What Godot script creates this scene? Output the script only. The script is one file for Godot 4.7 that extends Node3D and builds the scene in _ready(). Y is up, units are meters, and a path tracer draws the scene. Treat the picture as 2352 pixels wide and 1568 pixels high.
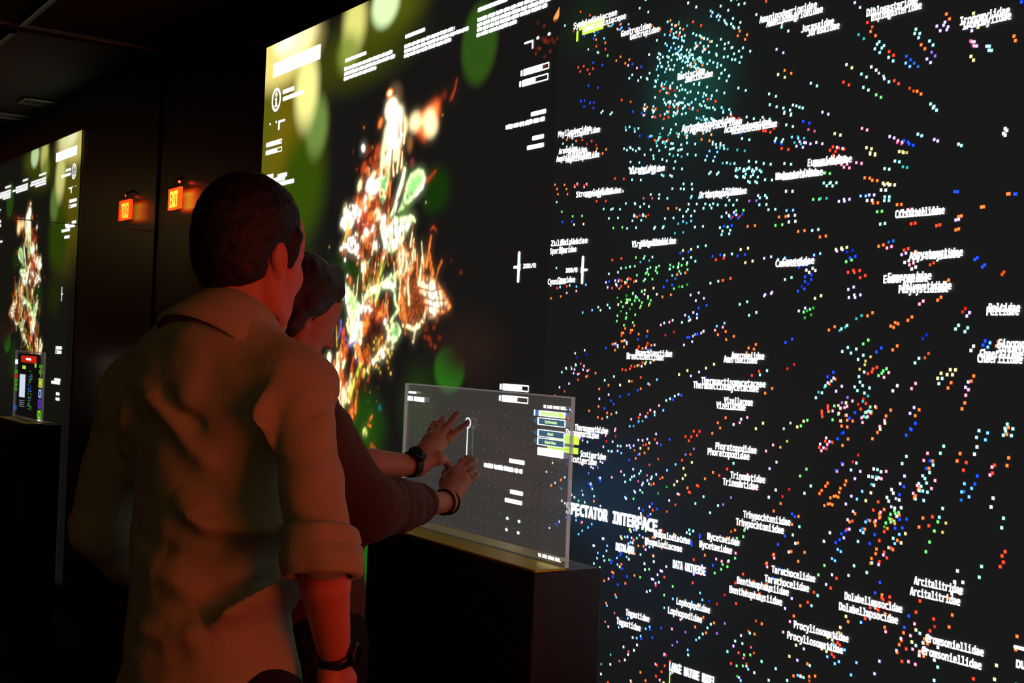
extends Node3D
# A couple at a transparent touch display in a dark immersive exhibit, before a wall of LED screens.
# World: x runs along the screen wall (its far end at -x), y up, the screen wall stands at z = -1.9.

const WALL_Z := -1.9          # the black wall the screens hang on
const FACE_Z := -1.895        # the glowing face of the screens
const END_X := -5.99          # the mirrored end wall
const CEILING_Y := 2.9
const SCREEN_TOP := 2.667
const SCREEN_FOOT := 0.10

var rng := RandomNumberGenerator.new()
var taken := {}
var M := {}

func _ready() -> void:
	rng.seed = 20240607
	# ---- camera
	var cam := Camera3D.new()
	cam.name = "camera"
	cam.basis = Basis(Vector3(0.5520, 0.0400, -0.8329), Vector3(-0.0135, 0.9991, 0.0390), Vector3(0.8337, -0.0103, 0.5521))
	cam.position = Vector3(0, 1.5, 0)
	cam.fov = 30.256
	cam.near = 0.05
	cam.far = 60.0
	add_child(cam)
	cam.current = true
	# ---- air, exposure
	var we := WorldEnvironment.new()
	we.name = "environment"
	var env := Environment.new()
	env.background_mode = Environment.BG_COLOR
	env.background_color = Color(0, 0, 0)
	env.tonemap_mode = Environment.TONE_MAPPER_LINEAR
	env.tonemap_exposure = 1.0
	env.sdfgi_enabled = true
	env.ssao_enabled = true
	env.ssil_enabled = true
	we.environment = env
	add_child(we)
	# ---- light of the large screens, the red one unseen (each screen also glows by itself)
	screen_light("unseen_red_light", Vector3(1.25, 1.38, -1.87), Vector2(1.95, 2.5), Color(1.0, 0.34, 0.21), 10.5)  # unseen source at the right, set strong to redden the visitors
	screen_light("flower_screen_light", Vector3(-3.70, 1.38, -1.87), Vector2(1.95, 2.5), Color(0.80, 0.95, 0.45), 0.004)
	screen_light("data_screen_light", Vector3(-1.50, 1.38, -1.87), Vector2(2.3, 2.5), Color(0.85, 0.92, 1.0), 0.004)
	materials()
	room()
	led_wall()
	exit_sign()
	unseen_spot()
	ceiling_fittings()
	podium("touch_display", -2.985, -2.211, false)
	podium("touch_display", -5.15, -4.53, true)
	woman()
	man()

func screen_light(called: String, at: Vector3, size: Vector2, color: Color, energy: float) -> void:
	var l := AreaLight3D.new()
	l.name = called
	l.area_size = size
	l.light_color = color
	l.light_energy = energy
	l.area_normalize_energy = true
	l.shadow_enabled = true
	l.set("area_range", 14.0)
	l.position = at
	l.rotation.y = PI          # an area light shines along its own -z
	add_child(l)

# ------------------------------------------------------------------ helpers
func numbered(n: String) -> String:
	if not taken.has(n):
		taken[n] = 0
		return n
	taken[n] += 1
	return "%s_%03d" % [n, taken[n]]

func tag(o: Node3D, label := "", category := "", group := "", kind := "") -> void:
	if label: o.set_meta("label", label)
	if category: o.set_meta("category", category)
	if group: o.set_meta("group", group)
	if kind: o.set_meta("kind", kind)

func thing(called: String, label: String, category: String, at := Vector3.ZERO, group := "") -> Node3D:
	var o := Node3D.new()
	o.name = numbered(called)
	o.position = at
	add_child(o, true)
	tag(o, label, category, group)
	return o

func obj(called: String, mesh: Mesh, mat: Material, parent: Node3D = null, at := Vector3.ZERO) -> MeshInstance3D:
	var o := MeshInstance3D.new()
	o.mesh = mesh
	o.material_override = mat
	o.position = at
	if parent:
		o.name = called
		parent.add_child(o, true)
	else:
		o.name = numbered(called)
		add_child(o, true)
	return o

func struct(called: String, mesh: Mesh, mat: Material, at := Vector3.ZERO) -> MeshInstance3D:
	var o := obj(called, mesh, mat, null, at)
	o.set_meta("kind", "structure")
	return o

func mat(called: String, color: Color, rough := 0.7, metal := 0.0) -> StandardMaterial3D:
	var m := StandardMaterial3D.new()
	m.resource_name = called
	m.albedo_color = color
	m.roughness = rough
	m.metallic = metal
	M[called] = m
	return m

func glow(called: String, color: Color, energy: float) -> StandardMaterial3D:
	var m := mat(called, Color(0.02, 0.02, 0.02), 0.6)
	m.emission_enabled = true
	m.emission = color
	m.emission_energy_multiplier = energy
	return m

func grain(m: StandardMaterial3D, freq: float, scale: float, strength: float, octaves := 3, stretch := Vector3.ONE) -> void:
	var n := FastNoiseLite.new()
	n.seed = int(freq * 991.0)
	n.frequency = freq
	n.fractal_octaves = octaves
	var t := NoiseTexture2D.new()
	t.width = 256
	t.height = 256
	t.seamless = true
	t.noise = n
	t.as_normal_map = true
	t.bump_strength = 6.0
	m.normal_enabled = true
	m.normal_texture = t
	m.normal_scale = strength
	m.uv1_triplanar = true
	m.uv1_scale = stretch * scale

func materials() -> void:
	mat("black_paint", Color(0.085, 0.085, 0.085), 0.30)
	M.black_paint.metallic_specular = 0.7
	M.black_paint.clearcoat_enabled = true
	M.black_paint.clearcoat = 0.6
	M.black_paint.clearcoat_roughness = 0.32
	mat("dark_wall", Color(0.17, 0.165, 0.16), 0.8)
	mat("dark_ceiling", Color(0.055, 0.055, 0.055), 0.75)
	mat("dark_floor", Color(0.14, 0.12, 0.13), 0.45)
	grain(M.dark_floor, 0.05, 0.8, 0.15)
	mat("mirror", Color(0.78, 0.79, 0.78), 0.015, 1.0)
	mat("steel_trim", Color(0.55, 0.55, 0.55), 0.35, 0.9)
	mat("screen_case", Color(0.06, 0.06, 0.06), 0.5)
	mat("podium_black", Color(0.20, 0.19, 0.19), 0.55)
	grain(M.podium_black, 0.12, 3.0, 0.03)
	mat("yellow_sheen", Color(0.96, 0.80, 0.03), 0.42, 0.35)  # yellow reflection on the podium tops, put into the plate colour
	mat("slot_black", Color(0.03, 0.03, 0.03), 0.5)
	var pane := mat("veiled_display_glass", Color(0.5, 0.5, 0.5, 0.16), 0.05)
	pane.transparency = BaseMaterial3D.TRANSPARENCY_ALPHA
	pane.emission_enabled = true
	pane.emission = Color(0.40, 0.385, 0.37)
	pane.emission_energy_multiplier = 0.9  # grey veil of light scattered in the pane, put in as glow
	var edge := mat("acrylic_edge_glow", Color(0.80, 0.80, 0.82, 0.55), 0.12)
	edge.transparency = BaseMaterial3D.TRANSPARENCY_ALPHA
	edge.emission_enabled = true
	edge.emission = Color(0.5, 0.47, 0.46)
	edge.emission_energy_multiplier = 0.6  # brightness along the clear edges, put in as glow
	glow("screen_white", Color(1, 1, 1), 2.2)
	glow("screen_cool_white", Color(0.90, 0.97, 1.0), 1.8)
	glow("screen_lime", Color(0.72, 0.92, 0.25), 1.6)
	glow("screen_lime_pale", Color(0.80, 0.93, 0.62), 1.2)
	glow("screen_slate", Color(0.26, 0.40, 0.50), 0.9)
	glow("screen_blue", Color(0.25, 0.42, 0.78), 1.0)
	glow("screen_pale_blue", Color(0.86, 0.92, 1.0), 1.5)
	glow("screen_red", Color(0.95, 0.16, 0.06), 1.1)
	glow("screen_green", Color(0.35, 0.72, 0.10), 0.9)
	glow("screen_violet", Color(0.45, 0.18, 0.75), 0.9)
	glow("screen_orange", Color(0.95, 0.55, 0.15), 1.0)
	glow("screen_star", Color(0.75, 0.75, 0.75), 0.8)
	glow("screen_black", Color(0.10, 0.10, 0.11), 0.6)
	glow("exit_red", Color(1.0, 0.22, 0.04), 3.0)
	glow("exit_letters", Color(1.0, 0.80, 0.22), 2.2)
	glow("pilot_red", Color(1.0, 0.25, 0.12), 6.0)
	glow("unseen_lamp_lens", Color(1.0, 0.80, 0.50), 3.0)
	mat("skin", Color(0.80, 0.51, 0.40), 0.5)
	M.skin.subsurf_scatter_enabled = true
	M.skin.subsurf_scatter_strength = 0.12
	grain(M.skin, 0.09, 16.0, 0.10)
	mat("nail", Color(0.86, 0.68, 0.62), 0.3)
	mat("dark_hair", Color(0.075, 0.055, 0.045), 0.6)
	grain(M.dark_hair, 0.2, 18.0, 0.30, 3, Vector3(1.0, 0.2, 1.0))
	mat("brown_hair", Color(0.19, 0.115, 0.08), 0.5)
	grain(M.brown_hair, 0.2, 14.0, 0.30, 3, Vector3(1.0, 0.25, 0.5))
	mat("khaki_cloth", Color(0.63, 0.66, 0.56), 0.9)
	M.khaki_cloth.rim_enabled = true
	M.khaki_cloth.rim = 0.25
	grain(M.khaki_cloth, 0.07, 9.0, 0.16)
	mat("dark_cloth", Color(0.07, 0.075, 0.09), 0.9)
	grain(M.dark_cloth, 0.1, 8.0, 0.2)
	mat("trouser_cloth", Color(0.055, 0.055, 0.065), 0.9)
	grain(M.trouser_cloth, 0.1, 8.0, 0.2)
	mat("brown_knit", Color(0.34, 0.25, 0.20), 0.95)
	M.brown_knit.rim_enabled = true
	M.brown_knit.rim = 0.4
	grain(M.brown_knit, 0.22, 12.0, 0.5)
	mat("denim", Color(0.40, 0.50, 0.58), 0.9)
	grain(M.denim, 0.2, 12.0, 0.3)
	mat("black_rubber", Color(0.05, 0.05, 0.05), 0.45)
	mat("watch_glass", Color(0.03, 0.03, 0.035), 0.08)
	mat("gold", Color(0.95, 0.72, 0.30), 0.25, 1.0)
	mat("shoe_leather", Color(0.06, 0.05, 0.045), 0.5)
	mat("eye_white", Color(0.80, 0.78, 0.76), 0.2)
	mat("eye_dark", Color(0.05, 0.035, 0.03), 0.15)
	mat("lip", Color(0.66, 0.36, 0.34), 0.45)

# one triangle, wound so that its front shows along n
func tri(st: SurfaceTool, a: Vector3, b: Vector3, c: Vector3, n: Vector3) -> void:
	st.set_normal(n)
	st.add_vertex(a)
	if (b - a).cross(c - a).dot(n) > 0.0:
		st.add_vertex(c)
		st.add_vertex(b)
	else:
		st.add_vertex(b)
		st.add_vertex(c)

func quad(st: SurfaceTool, a: Vector3, b: Vector3, c: Vector3, d: Vector3, n: Vector3) -> void:
	tri(st, a, b, c, n)
	tri(st, a, c, d, n)

# box with chamfered edges, centred on "at"
func add_box(st: SurfaceTool, at: Vector3, size: Vector3, bevel := 0.003) -> void:
	var h := size * 0.5
	var e := minf(bevel, minf(h.x, minf(h.y, h.z)) * 0.9)
	var p := func(sx: float, sy: float, sz: float, axis: int) -> Vector3:
		var q := Vector3(sx * (h.x - e), sy * (h.y - e), sz * (h.z - e))
		q[axis] = [sx, sy, sz][axis] * h[axis]
		return at + q
	for axis in 3:
		var u := (axis + 1) % 3
		var v := (axis + 2) % 3
		for s in [-1.0, 1.0]:
			var c := []
			for k in [[-1.0, -1.0], [1.0, -1.0], [1.0, 1.0], [-1.0, 1.0]]:
				var g := [0.0, 0.0, 0.0]
				g[axis] = s
				g[u] = k[0]
				g[v] = k[1]
				c.append(p.call(g[0], g[1], g[2], axis))
			var n := Vector3.ZERO
			n[axis] = s
			quad(st, c[0], c[1], c[2], c[3], n)
		for su in [-1.0, 1.0]:
			for sv in [-1.0, 1.0]:
				var g0 := [0.0, 0.0, 0.0]
				var g1 := [0.0, 0.0, 0.0]
				g0[axis] = -1.0
				g1[axis] = 1.0
				for g in [g0, g1]:
					g[u] = su
					g[v] = sv
				var n2 := Vector3.ZERO
				n2[u] = su
				n2[v] = sv
				quad(st, p.call(g0[0], g0[1], g0[2], u), p.call(g1[0], g1[1], g1[2], u), p.call(g1[0], g1[1], g1[2], v), p.call(g0[0], g0[1], g0[2], v), n2.normalized())
	for sx in [-1.0, 1.0]:
		for sy in [-1.0, 1.0]:
			for sz in [-1.0, 1.0]:
				tri(st, p.call(sx, sy, sz, 0), p.call(sx, sy, sz, 1), p.call(sx, sy, sz, 2), Vector3(sx, sy, sz).normalized())

func surface() -> SurfaceTool:
	var st := SurfaceTool.new()
	st.begin(Mesh.PRIMITIVE_TRIANGLES)
	return st

func box(size: Vector3, bevel := 0.003) -> ArrayMesh:
	var st := surface()
	add_box(st, Vector3.ZERO, size, bevel)
	return st.commit()

# skin over rings of equal count; caps closed when asked
func loft(rings: Array, closed := true, cap_first := true, cap_last := true) -> ArrayMesh:
	var st := surface()
	var n: int = rings[0].size()
	for r in rings:
		for p in r:
			st.add_vertex(p)
	var last := n if closed else n - 1
	for i in rings.size() - 1:
		for j in last:
			var a := i * n + j
			var b := i * n + (j + 1) % n
			for k in [a, b, a + n, b, b + n, a + n]:
				st.add_index(k)
	for side in [0, rings.size() - 1]:
		if (side == 0 and not cap_first) or (side > 0 and not cap_last):
			continue
		var mid := Vector3.ZERO
		for p in rings[side]:
			mid += p / n
		st.add_vertex(mid)
		var m := rings.size() * n + (1 if side > 0 and cap_first else 0)
		for j in n:
			var a2: int = side * n + j
			var b2: int = side * n + (j + 1) % n
			for k in ([m, b2, a2] if side == 0 else [m, a2, b2]):
				st.add_index(k)
	st.generate_normals()
	return st.commit()

func ring(center: Vector3, u: Vector3, v: Vector3, ru: float, rv: float, count := 20) -> PackedVector3Array:
	var out := PackedVector3Array()
	for i in count:
		var a := TAU * i / count
		out.append(center + u * cos(a) * ru + v * sin(a) * rv)
	return out

# round bar through points, each with its radius
func tube(points: Array, radii: Array, count := 12) -> ArrayMesh:
	var rings := []
	var side := Vector3.ZERO
	for i in points.size():
		var d: Vector3 = (points[mini(i + 1, points.size() - 1)] - points[maxi(i - 1, 0)]).normalized()
		if side == Vector3.ZERO:
			side = d.cross(Vector3.UP if absf(d.y) < 0.9 else Vector3.RIGHT).normalized()
		side = (side - d * side.dot(d)).normalized()
		rings.append(ring(points[i], side, side.cross(d), radii[i], radii[i], count))
	return loft(rings)

func join(parts: Array) -> ArrayMesh:
	var st := SurfaceTool.new()
	for p in parts:
		st.append_from(p, 0, Transform3D())
	return st.commit()

# ------------------------------------------------------------------ distance field meshed as surface nets
class Field:
	var o: Vector3
	var cell: float
	var nx: int
	var ny: int
	var nz: int
	var d := PackedFloat32Array()

	func _init(lo: Vector3, hi: Vector3, size: float) -> void:
		o = lo
		cell = size
		nx = int((hi.x - lo.x) / size) + 2
		ny = int((hi.y - lo.y) / size) + 2
		nz = int((hi.z - lo.z) / size) + 2
		d.resize(nx * ny * nz)
		d.fill(9.0)

	func span(lo: Vector3, hi: Vector3) -> Array:
		var a := ((lo - o) / cell).floor()
		var b := ((hi - o) / cell).ceil()
		return [clampi(int(a.x), 0, nx - 1), clampi(int(b.x), 0, nx - 1), clampi(int(a.y), 0, ny - 1), clampi(int(b.y), 0, ny - 1), clampi(int(a.z), 0, nz - 1), clampi(int(b.z), 0, nz - 1)]

	# tapered capsule; flat < 1 squashes it along "along"
	func bone(a: Vector3, b: Vector3, ra: float, rb: float, k := 0.02, along := Vector3.ZERO, flat := 1.0) -> void:
		var far := maxf(ra, rb) + k + cell * 2.0
		var m := Vector3.ONE * far
		var s := span(Vector3(minf(a.x, b.x), minf(a.y, b.y), minf(a.z, b.z)) - m, Vector3(maxf(a.x, b.x), maxf(a.y, b.y), maxf(a.z, b.z)) + m)
		var ab := b - a
		var l2 := maxf(ab.length_squared(), 1e-9)
		var squash := 1.0 / flat - 1.0
		for z in range(s[4], s[5] + 1):
			for y in range(s[2], s[3] + 1):
				var i := (z * ny + y) * nx + int(s[0])
				for x in range(s[0], s[1] + 1):
					var p := o + Vector3(x, y, z) * cell - a
					var t := clampf(p.dot(ab) / l2, 0.0, 1.0)
					p -= ab * t
					var v: float
					if squash > 0.0:
						var q := p + along * (p.dot(along) * squash)
						v = (q.length() - lerpf(ra, rb, t)) * (flat if q.length() < 1e-6 else p.length() / q.length())
					else:
						v = p.length() - lerpf(ra, rb, t)
					var w := d[i]
					if v < w + k:
						var h := maxf(k - absf(v - w), 0.0)
						d[i] = minf(v, w) - (h * h / (4.0 * k) if k > 0.0 else 0.0)
					i += 1

	# ellipsoid with axes b.x, b.y, b.z; cut = true carves it out instead
	func ball(c: Vector3, b: Basis, r: Vector3, k := 0.02, cut := false) -> void:
		var far := maxf(r.x, maxf(r.y, r.z)) + k + cell * 2.0
		var m := Vector3.ONE * far
		var s := span(c - m, c + m)
		var small := minf(r.x, minf(r.y, r.z))
		for z in range(s[4], s[5] + 1):
			for y in range(s[2], s[3] + 1):
				var i := (z * ny + y) * nx + int(s[0])
				for x in range(s[0], s[1] + 1):
					var p := o + Vector3(x, y, z) * cell - c
					var q := Vector3(p.dot(b.x) / r.x, p.dot(b.y) / r.y, p.dot(b.z) / r.z)
					var l := q.length()
					var g := Vector3(q.x / r.x, q.y / r.y, q.z / r.z).length()
					var v := l * (l - 1.0) / g if g > 1e-6 else -small
					var w := d[i]
					if cut:
						v = -v
						if v > w - k:
							var h := maxf(k - absf(v - w), 0.0)
							d[i] = maxf(v, w) + (h * h / (4.0 * k) if k > 0.0 else 0.0)
					elif v < w + k:
						var h2 := maxf(k - absf(v - w), 0.0)
						d[i] = minf(v, w) - (h2 * h2 / (4.0 * k) if k > 0.0 else 0.0)
					i += 1

	# keeps only the side of the plane that n points away from
	func cut_plane(at: Vector3, n: Vector3, k := 0.006) -> void:
		for z in nz:
			for y in ny:
				var i := (z * ny + y) * nx
				for x in nx:
					if d[i] < 0.2:
						var v := (o + Vector3(x, y, z) * cell - at).dot(n)
						var h := maxf(k - absf(v - d[i]), 0.0)
						d[i] = maxf(v, d[i]) + h * h / (4.0 * k)
					i += 1

	# a fold of cloth: a ridge (or, with amp < 0, a valley) along points given in (right, up), on the side facing -front
	func fold(points: Array, width: float, amp: float, c: Vector3, right: Vector3, front: Vector3, both := false) -> void:
		var lo := Vector2(9, 9)
		var hi := Vector2(-9, -9)
		for p in points:
			lo = Vector2(minf(lo.x, p.x), minf(lo.y, p.y))
			hi = Vector2(maxf(hi.x, p.x), maxf(hi.y, p.y))
		var reach := width * 2.4
		var y0 := clampi(int((lo.y - reach - o.y) / cell), 0, ny - 1)
		var y1 := clampi(int((hi.y + reach - o.y) / cell) + 1, 0, ny - 1)
		var n := points.size()
		for z in nz:
			for x in nx:
				var wx := o.x + x * cell - c.x
				var wz := o.z + z * cell - c.z
				var r := wx * right.x + wz * right.z
				if r < lo.x - reach or r > hi.x + reach or (not both and wx * front.x + wz * front.z > 0.06):
					continue
				for y in range(y0, y1 + 1):
					var i := (z * ny + y) * nx + x
					if absf(d[i]) > 0.075:
						continue
					var p2 := Vector2(r, o.y + y * cell)
					var best := 9.0
					var at := 0.0
					for j in n - 1:
						var a: Vector2 = points[j]
						var ab: Vector2 = points[j + 1] - a
						var t := clampf((p2 - a).dot(ab) / ab.length_squared(), 0.0, 1.0)
						var e := (p2 - a - ab * t).length()
						if e < best:
							best = e
							at = (j + t) / (n - 1.0)
					if best < reach:
						d[i] -= amp * exp(-best * best / (width * width)) * minf(1.0, 5.0 * minf(at, 1.0 - at) + 0.15)

	func noise(n: FastNoiseLite, amp: float) -> void:
		for z in nz:
			for y in ny:
				var i := (z * ny + y) * nx
				for x in nx:
					if absf(d[i]) < 0.04:
						d[i] -= amp * n.get_noise_3d(o.x + x * cell, o.y + y * cell, o.z + z * cell)
					i += 1

	func mesh() -> ArrayMesh:
		var verts := PackedVector3Array()
		var norms := PackedVector3Array()
		var index := PackedInt32Array()
		var at := PackedInt32Array()
		at.resize(nx * ny * nz)
		at.fill(-1)
		var sx := 1
		var sy := nx
		var sz := nx * ny
		var step := [0, sx, sy, sx + sy, sz, sz + sx, sz + sy, sz + sx + sy]
		var edges := [[0, 1], [2, 3], [4, 5], [6, 7], [0, 2], [1, 3], [4, 6], [5, 7], [0, 4], [1, 5], [2, 6], [3, 7]]
		var near := cell * 4.0
		var v := PackedFloat32Array()
		v.resize(8)
		for z in nz - 1:
			for y in ny - 1:
				var i := (z * ny + y) * nx
				for x in nx - 1:
					if absf(d[i]) < near:
						var mask := 0
						for c in 8:
							v[c] = d[i + step[c]]
							if v[c] < 0.0:
								mask |= 1 << c
						if mask != 0 and mask != 255:
							var sum := Vector3.ZERO
							var count := 0
							for e in edges:
								var a := v[e[0]]
								var b := v[e[1]]
								if (a < 0.0) != (b < 0.0):
									var t := a / (a - b)
									var pa := Vector3(e[0] & 1, (e[0] >> 1) & 1, e[0] >> 2)
									var pb := Vector3(e[1] & 1, (e[1] >> 1) & 1, e[1] >> 2)
									sum += pa.lerp(pb, t)
									count += 1
							at[i] = verts.size()
							verts.append(o + (Vector3(x, y, z) + sum / count) * cell)
							norms.append(Vector3(v[1] + v[3] + v[5] + v[7] - v[0] - v[2] - v[4] - v[6], v[2] + v[3] + v[6] + v[7] - v[0] - v[1] - v[4] - v[5], v[4] + v[5] + v[6] + v[7] - v[0] - v[1] - v[2] - v[3]).normalized())
					i += 1
		var pairs := [[sx, sy, sz], [sy, sz, sx], [sz, sx, sy]]
		for z in range(1, nz - 1):
			for y in range(1, ny - 1):
				var i := (z * ny + y) * nx + 1
				for x in range(1, nx - 1):
					if at[i] >= 0:
						var inside := d[i] < 0.0
						for q in pairs:
							if (d[i + q[0]] < 0.0) != inside:
								var a: int = at[i]
								var b: int = at[i - q[1]]
								var c: int = at[i - q[1] - q[2]]
								var e: int = at[i - q[2]]
								if a < 0 or b < 0 or c < 0 or e < 0:
									continue
								if inside:
									index.append_array([a, c, b, a, e, c])
								else:
									index.append_array([a, b, c, a, c, e])
					i += 1
		var arrays := []
		arrays.resize(Mesh.ARRAY_MAX)
		arrays[Mesh.ARRAY_VERTEX] = verts
		arrays[Mesh.ARRAY_NORMAL] = norms
		arrays[Mesh.ARRAY_INDEX] = index
		var out := ArrayMesh.new()
		out.add_surface_from_arrays(Mesh.PRIMITIVE_TRIANGLES, arrays)
		return out

# ------------------------------------------------------------------ the room
func room() -> void:
	struct("floor", box(Vector3(10.0, 0.1, 5.2), 0.002), M.dark_floor, Vector3(-1.33, -0.05, 0.6))
	struct("ceiling", box(Vector3(9.9, 0.1, 5.2), 0.002), M.dark_ceiling, Vector3(-1.33, CEILING_Y + 0.05, 0.6))
	struct("wall_front", box(Vector3(9.9, CEILING_Y, 0.1), 0.002), M.black_paint, Vector3(-1.33, CEILING_Y / 2, WALL_Z - 0.05))
	struct("wall_back", box(Vector3(9.9, CEILING_Y, 0.1), 0.002), M.dark_wall, Vector3(-1.33, CEILING_Y / 2, 3.15))
	struct("wall_right", box(Vector3(0.1, CEILING_Y, 5.0), 0.002), M.dark_wall, Vector3(3.57, CEILING_Y / 2, 0.6))
	# the end wall: a black wall faced with dark mirror, an upper and a lower sheet with a bead between them
	var w := struct("wall_left", box(Vector3(0.1, CEILING_Y, 5.0), 0.002), M.dark_wall, Vector3(END_X - 0.06, CEILING_Y / 2, 0.6) + Vector3(0.031, 0, 0))
	w.rotation.y = deg_to_rad(0.7)      # it stands a touch out of square
	var joint := 2.02
	var sheet_h := joint - 0.0758
	obj("mirror_panel", box(Vector3(0.01, sheet_h, 4.98), 0.0015), M.mirror, w, Vector3(0.055, 0.075 + sheet_h / 2 - CEILING_Y / 2, 0))
	var top_h := CEILING_Y - joint - 0.035
	obj("mirror_panel", box(Vector3(0.01, top_h, 4.98), 0.0015), M.mirror, w, Vector3(0.055, joint + 0.0008 + top_h / 2 - CEILING_Y / 2, 0))
	obj("joint_bead", box(Vector3(0.0108, 0.0022, 4.98), 0.0006), M.steel_trim, w, Vector3(0.057, joint - CEILING_Y / 2, 0))
	obj("trim", box(Vector3(0.03, 0.02, 4.98), 0.003), M.steel_trim, w, Vector3(0.066, CEILING_Y / 2 - 0.012, 0))
	obj("baseboard", box(Vector3(0.016, 0.07, 4.98), 0.003), M.screen_case, w, Vector3(0.059, 0.036 - CEILING_Y / 2, 0))

# flat print: rectangles lying on the screen plane, joined in one mesh (x right, y up, facing the room)
func plate(st: SurfaceTool, x0: float, y0: float, x1: float, y1: float, z: float) -> void:
	quad(st, Vector3(x0, y0, z), Vector3(x1, y0, z), Vector3(x1, y1, z), Vector3(x0, y1, z), Vector3(0, 0, 1))

# a bar with round ends or corners of radius r
func pill(st: SurfaceTool, x0: float, y0: float, x1: float, y1: float, z: float, r: float) -> void:
	var rx := minf(r, (x1 - x0) / 2)
	var ry := minf(r, (y1 - y0) / 2)
	var pts := []
	for k in 16:
		var a := TAU * (k + 0.5) / 16
		pts.append(Vector3(((x1 - rx) if cos(a) > 0 else (x0 + rx)) + rx * cos(a), ((y1 - ry) if sin(a) > 0 else (y0 + ry)) + ry * sin(a), z))
	var c := Vector3((x0 + x1) / 2, (y0 + y1) / 2, z)
	for k in 16:
		tri(st, c, pts[k], pts[(k + 1) % 16], Vector3(0, 0, 1))

func oval(st: SurfaceTool, c: Vector2, rx: float, ry: float, wide: float, z: float, a0 := 0.0, a1 := TAU) -> void:
	for k in 28:
		var a := lerpf(a0, a1, k / 28.0)
		var b := lerpf(a0, a1, (k + 1) / 28.0)
		var i0 := Vector3(c.x + (rx - wide) * cos(a), c.y + (ry - wide) * sin(a), z)
		var i1 := Vector3(c.x + (rx - wide) * cos(b), c.y + (ry - wide) * sin(b), z)
		var o0 := Vector3(c.x + rx * cos(a), c.y + ry * sin(a), z)
		var o1 := Vector3(c.x + rx * cos(b), c.y + ry * sin(b), z)
		quad(st, i0, o0, o1, i1, Vector3(0, 0, 1))

var fonts := {}
var glyph_high := {}
func font(face: String, heavy: bool) -> Font:
	var key := face + str(heavy)
	if not fonts.has(key):
		var f := SystemFont.new()
		f.font_names = PackedStringArray([face])
		f.font_weight = 700 if heavy else 400
		fonts[key] = f
		var t := TextMesh.new()
		t.font = f
		t.text = "H"
		t.font_size = 32
		t.pixel_size = 1.0
		t.depth = 0.0
		var box_ := t.get_aabb()
		glyph_high[key] = Vector2(box_.position.y, box_.size.y)
	return fonts[key]

# lettering as a mesh: starts at x = 0, capital letters centred on y = 0, so wide and so high; "thick" widens the strokes
func letters(words: String, wide: float, high: float, thick: float, face := "Droid Sans Mono", heavy := false) -> ArrayMesh:
	var f := font(face, heavy)
	var hh: Vector2 = glyph_high[face + str(heavy)]
	var t := TextMesh.new()
	t.font = f
	t.text = words
	t.font_size = 32
	t.pixel_size = 1.0
	t.depth = 0.0
	t.curve_step = 3.0
	var b := t.get_aabb()
	var sx := wide / b.size.x
	var sy := high / hh.y
	var a := t.surface_get_arrays(0)
	var st := surface()
	var v: PackedVector3Array = a[Mesh.ARRAY_VERTEX]
	var ix: PackedInt32Array = a[Mesh.ARRAY_INDEX] if a[Mesh.ARRAY_INDEX] != null else PackedInt32Array(range(v.size()))
	var shifts := [Vector2.ZERO]
	if thick > 0.0:
		shifts = [Vector2(-thick, -thick), Vector2(thick, -thick), Vector2(thick, thick), Vector2(-thick, thick)]
	if thick > 0.00105:
		shifts += [Vector2.ZERO, Vector2(-thick, 0), Vector2(thick, 0), Vector2(0, thick), Vector2(0, -thick)]
	for s in shifts:
		for k in range(0, ix.size(), 3):
			var p := []
			for m in 3:
				var q := v[ix[k + m]]
				p.append(Vector3((q.x - b.position.x) * sx + s.x, (q.y - hh.x - hh.y / 2) * sy + s.y, 0))
			tri(st, p[0], p[1], p[2], Vector3(0, 0, 1))
	return st.commit()

func caption(on: Node3D, words: String, at: Vector3, high: float, thick: float, m: Material, z: float) -> void:
	obj("caption", letters(words, at.z, high, thick), m, on, Vector3(at.x, at.y, z) - on.position)

# unreadably small print: rows of word-shaped bars
func print_rows(on: Node3D, rows: Array, high: float, z: float, words := true) -> void:
	for r in rows:
		var st := surface()
		var x: float = r.x
		while x < r.x + r.z - 0.004:
			var w := rng.randf_range(0.02, 0.055) if words else 9.0
			var e := minf(x + w, r.x + r.z)
			pill(st, x, r.y - high / 2, e, r.y + high / 2, z, high * 0.3)
			var k: float = x
			while words and k < e - 0.006:            # ascenders and descenders
				if rng.randf() < 0.35:
					var up := 1.0 if rng.randf() < 0.6 else -1.0
					pill(st, k, r.y + up * high * 0.3 - high * 0.35, k + 0.0035, r.y + up * high * 0.3 + high * 0.35, z, 0.002)
				k += 0.005
			x = e + 0.003
		obj("small_print", st.commit(), M.screen_white, on, -on.position)

# a gauge: an outlined bar filled from the left, with a short mark before it
func gauge(st: SurfaceTool, at: Vector3, high: float, full: float, z: float) -> void:
	var w := high * 0.20
	var x1: float = at.x + at.z
	var y0: float = at.y - high / 2
	var y1: float = at.y + high / 2
	pill(st, at.x, y0, lerpf(at.x, x1, full), y1, z, w)
	pill(st, at.x, y1 - w, x1, y1, z, w / 2)
	pill(st, at.x, y0, x1, y0 + w, z, w / 2)
	pill(st, x1 - w, y0, x1, y1, z, w / 2)
	pill(st, at.x - 0.014, y0 + 0.001, at.x - 0.004, y1 - 0.001, z, w)

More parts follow.
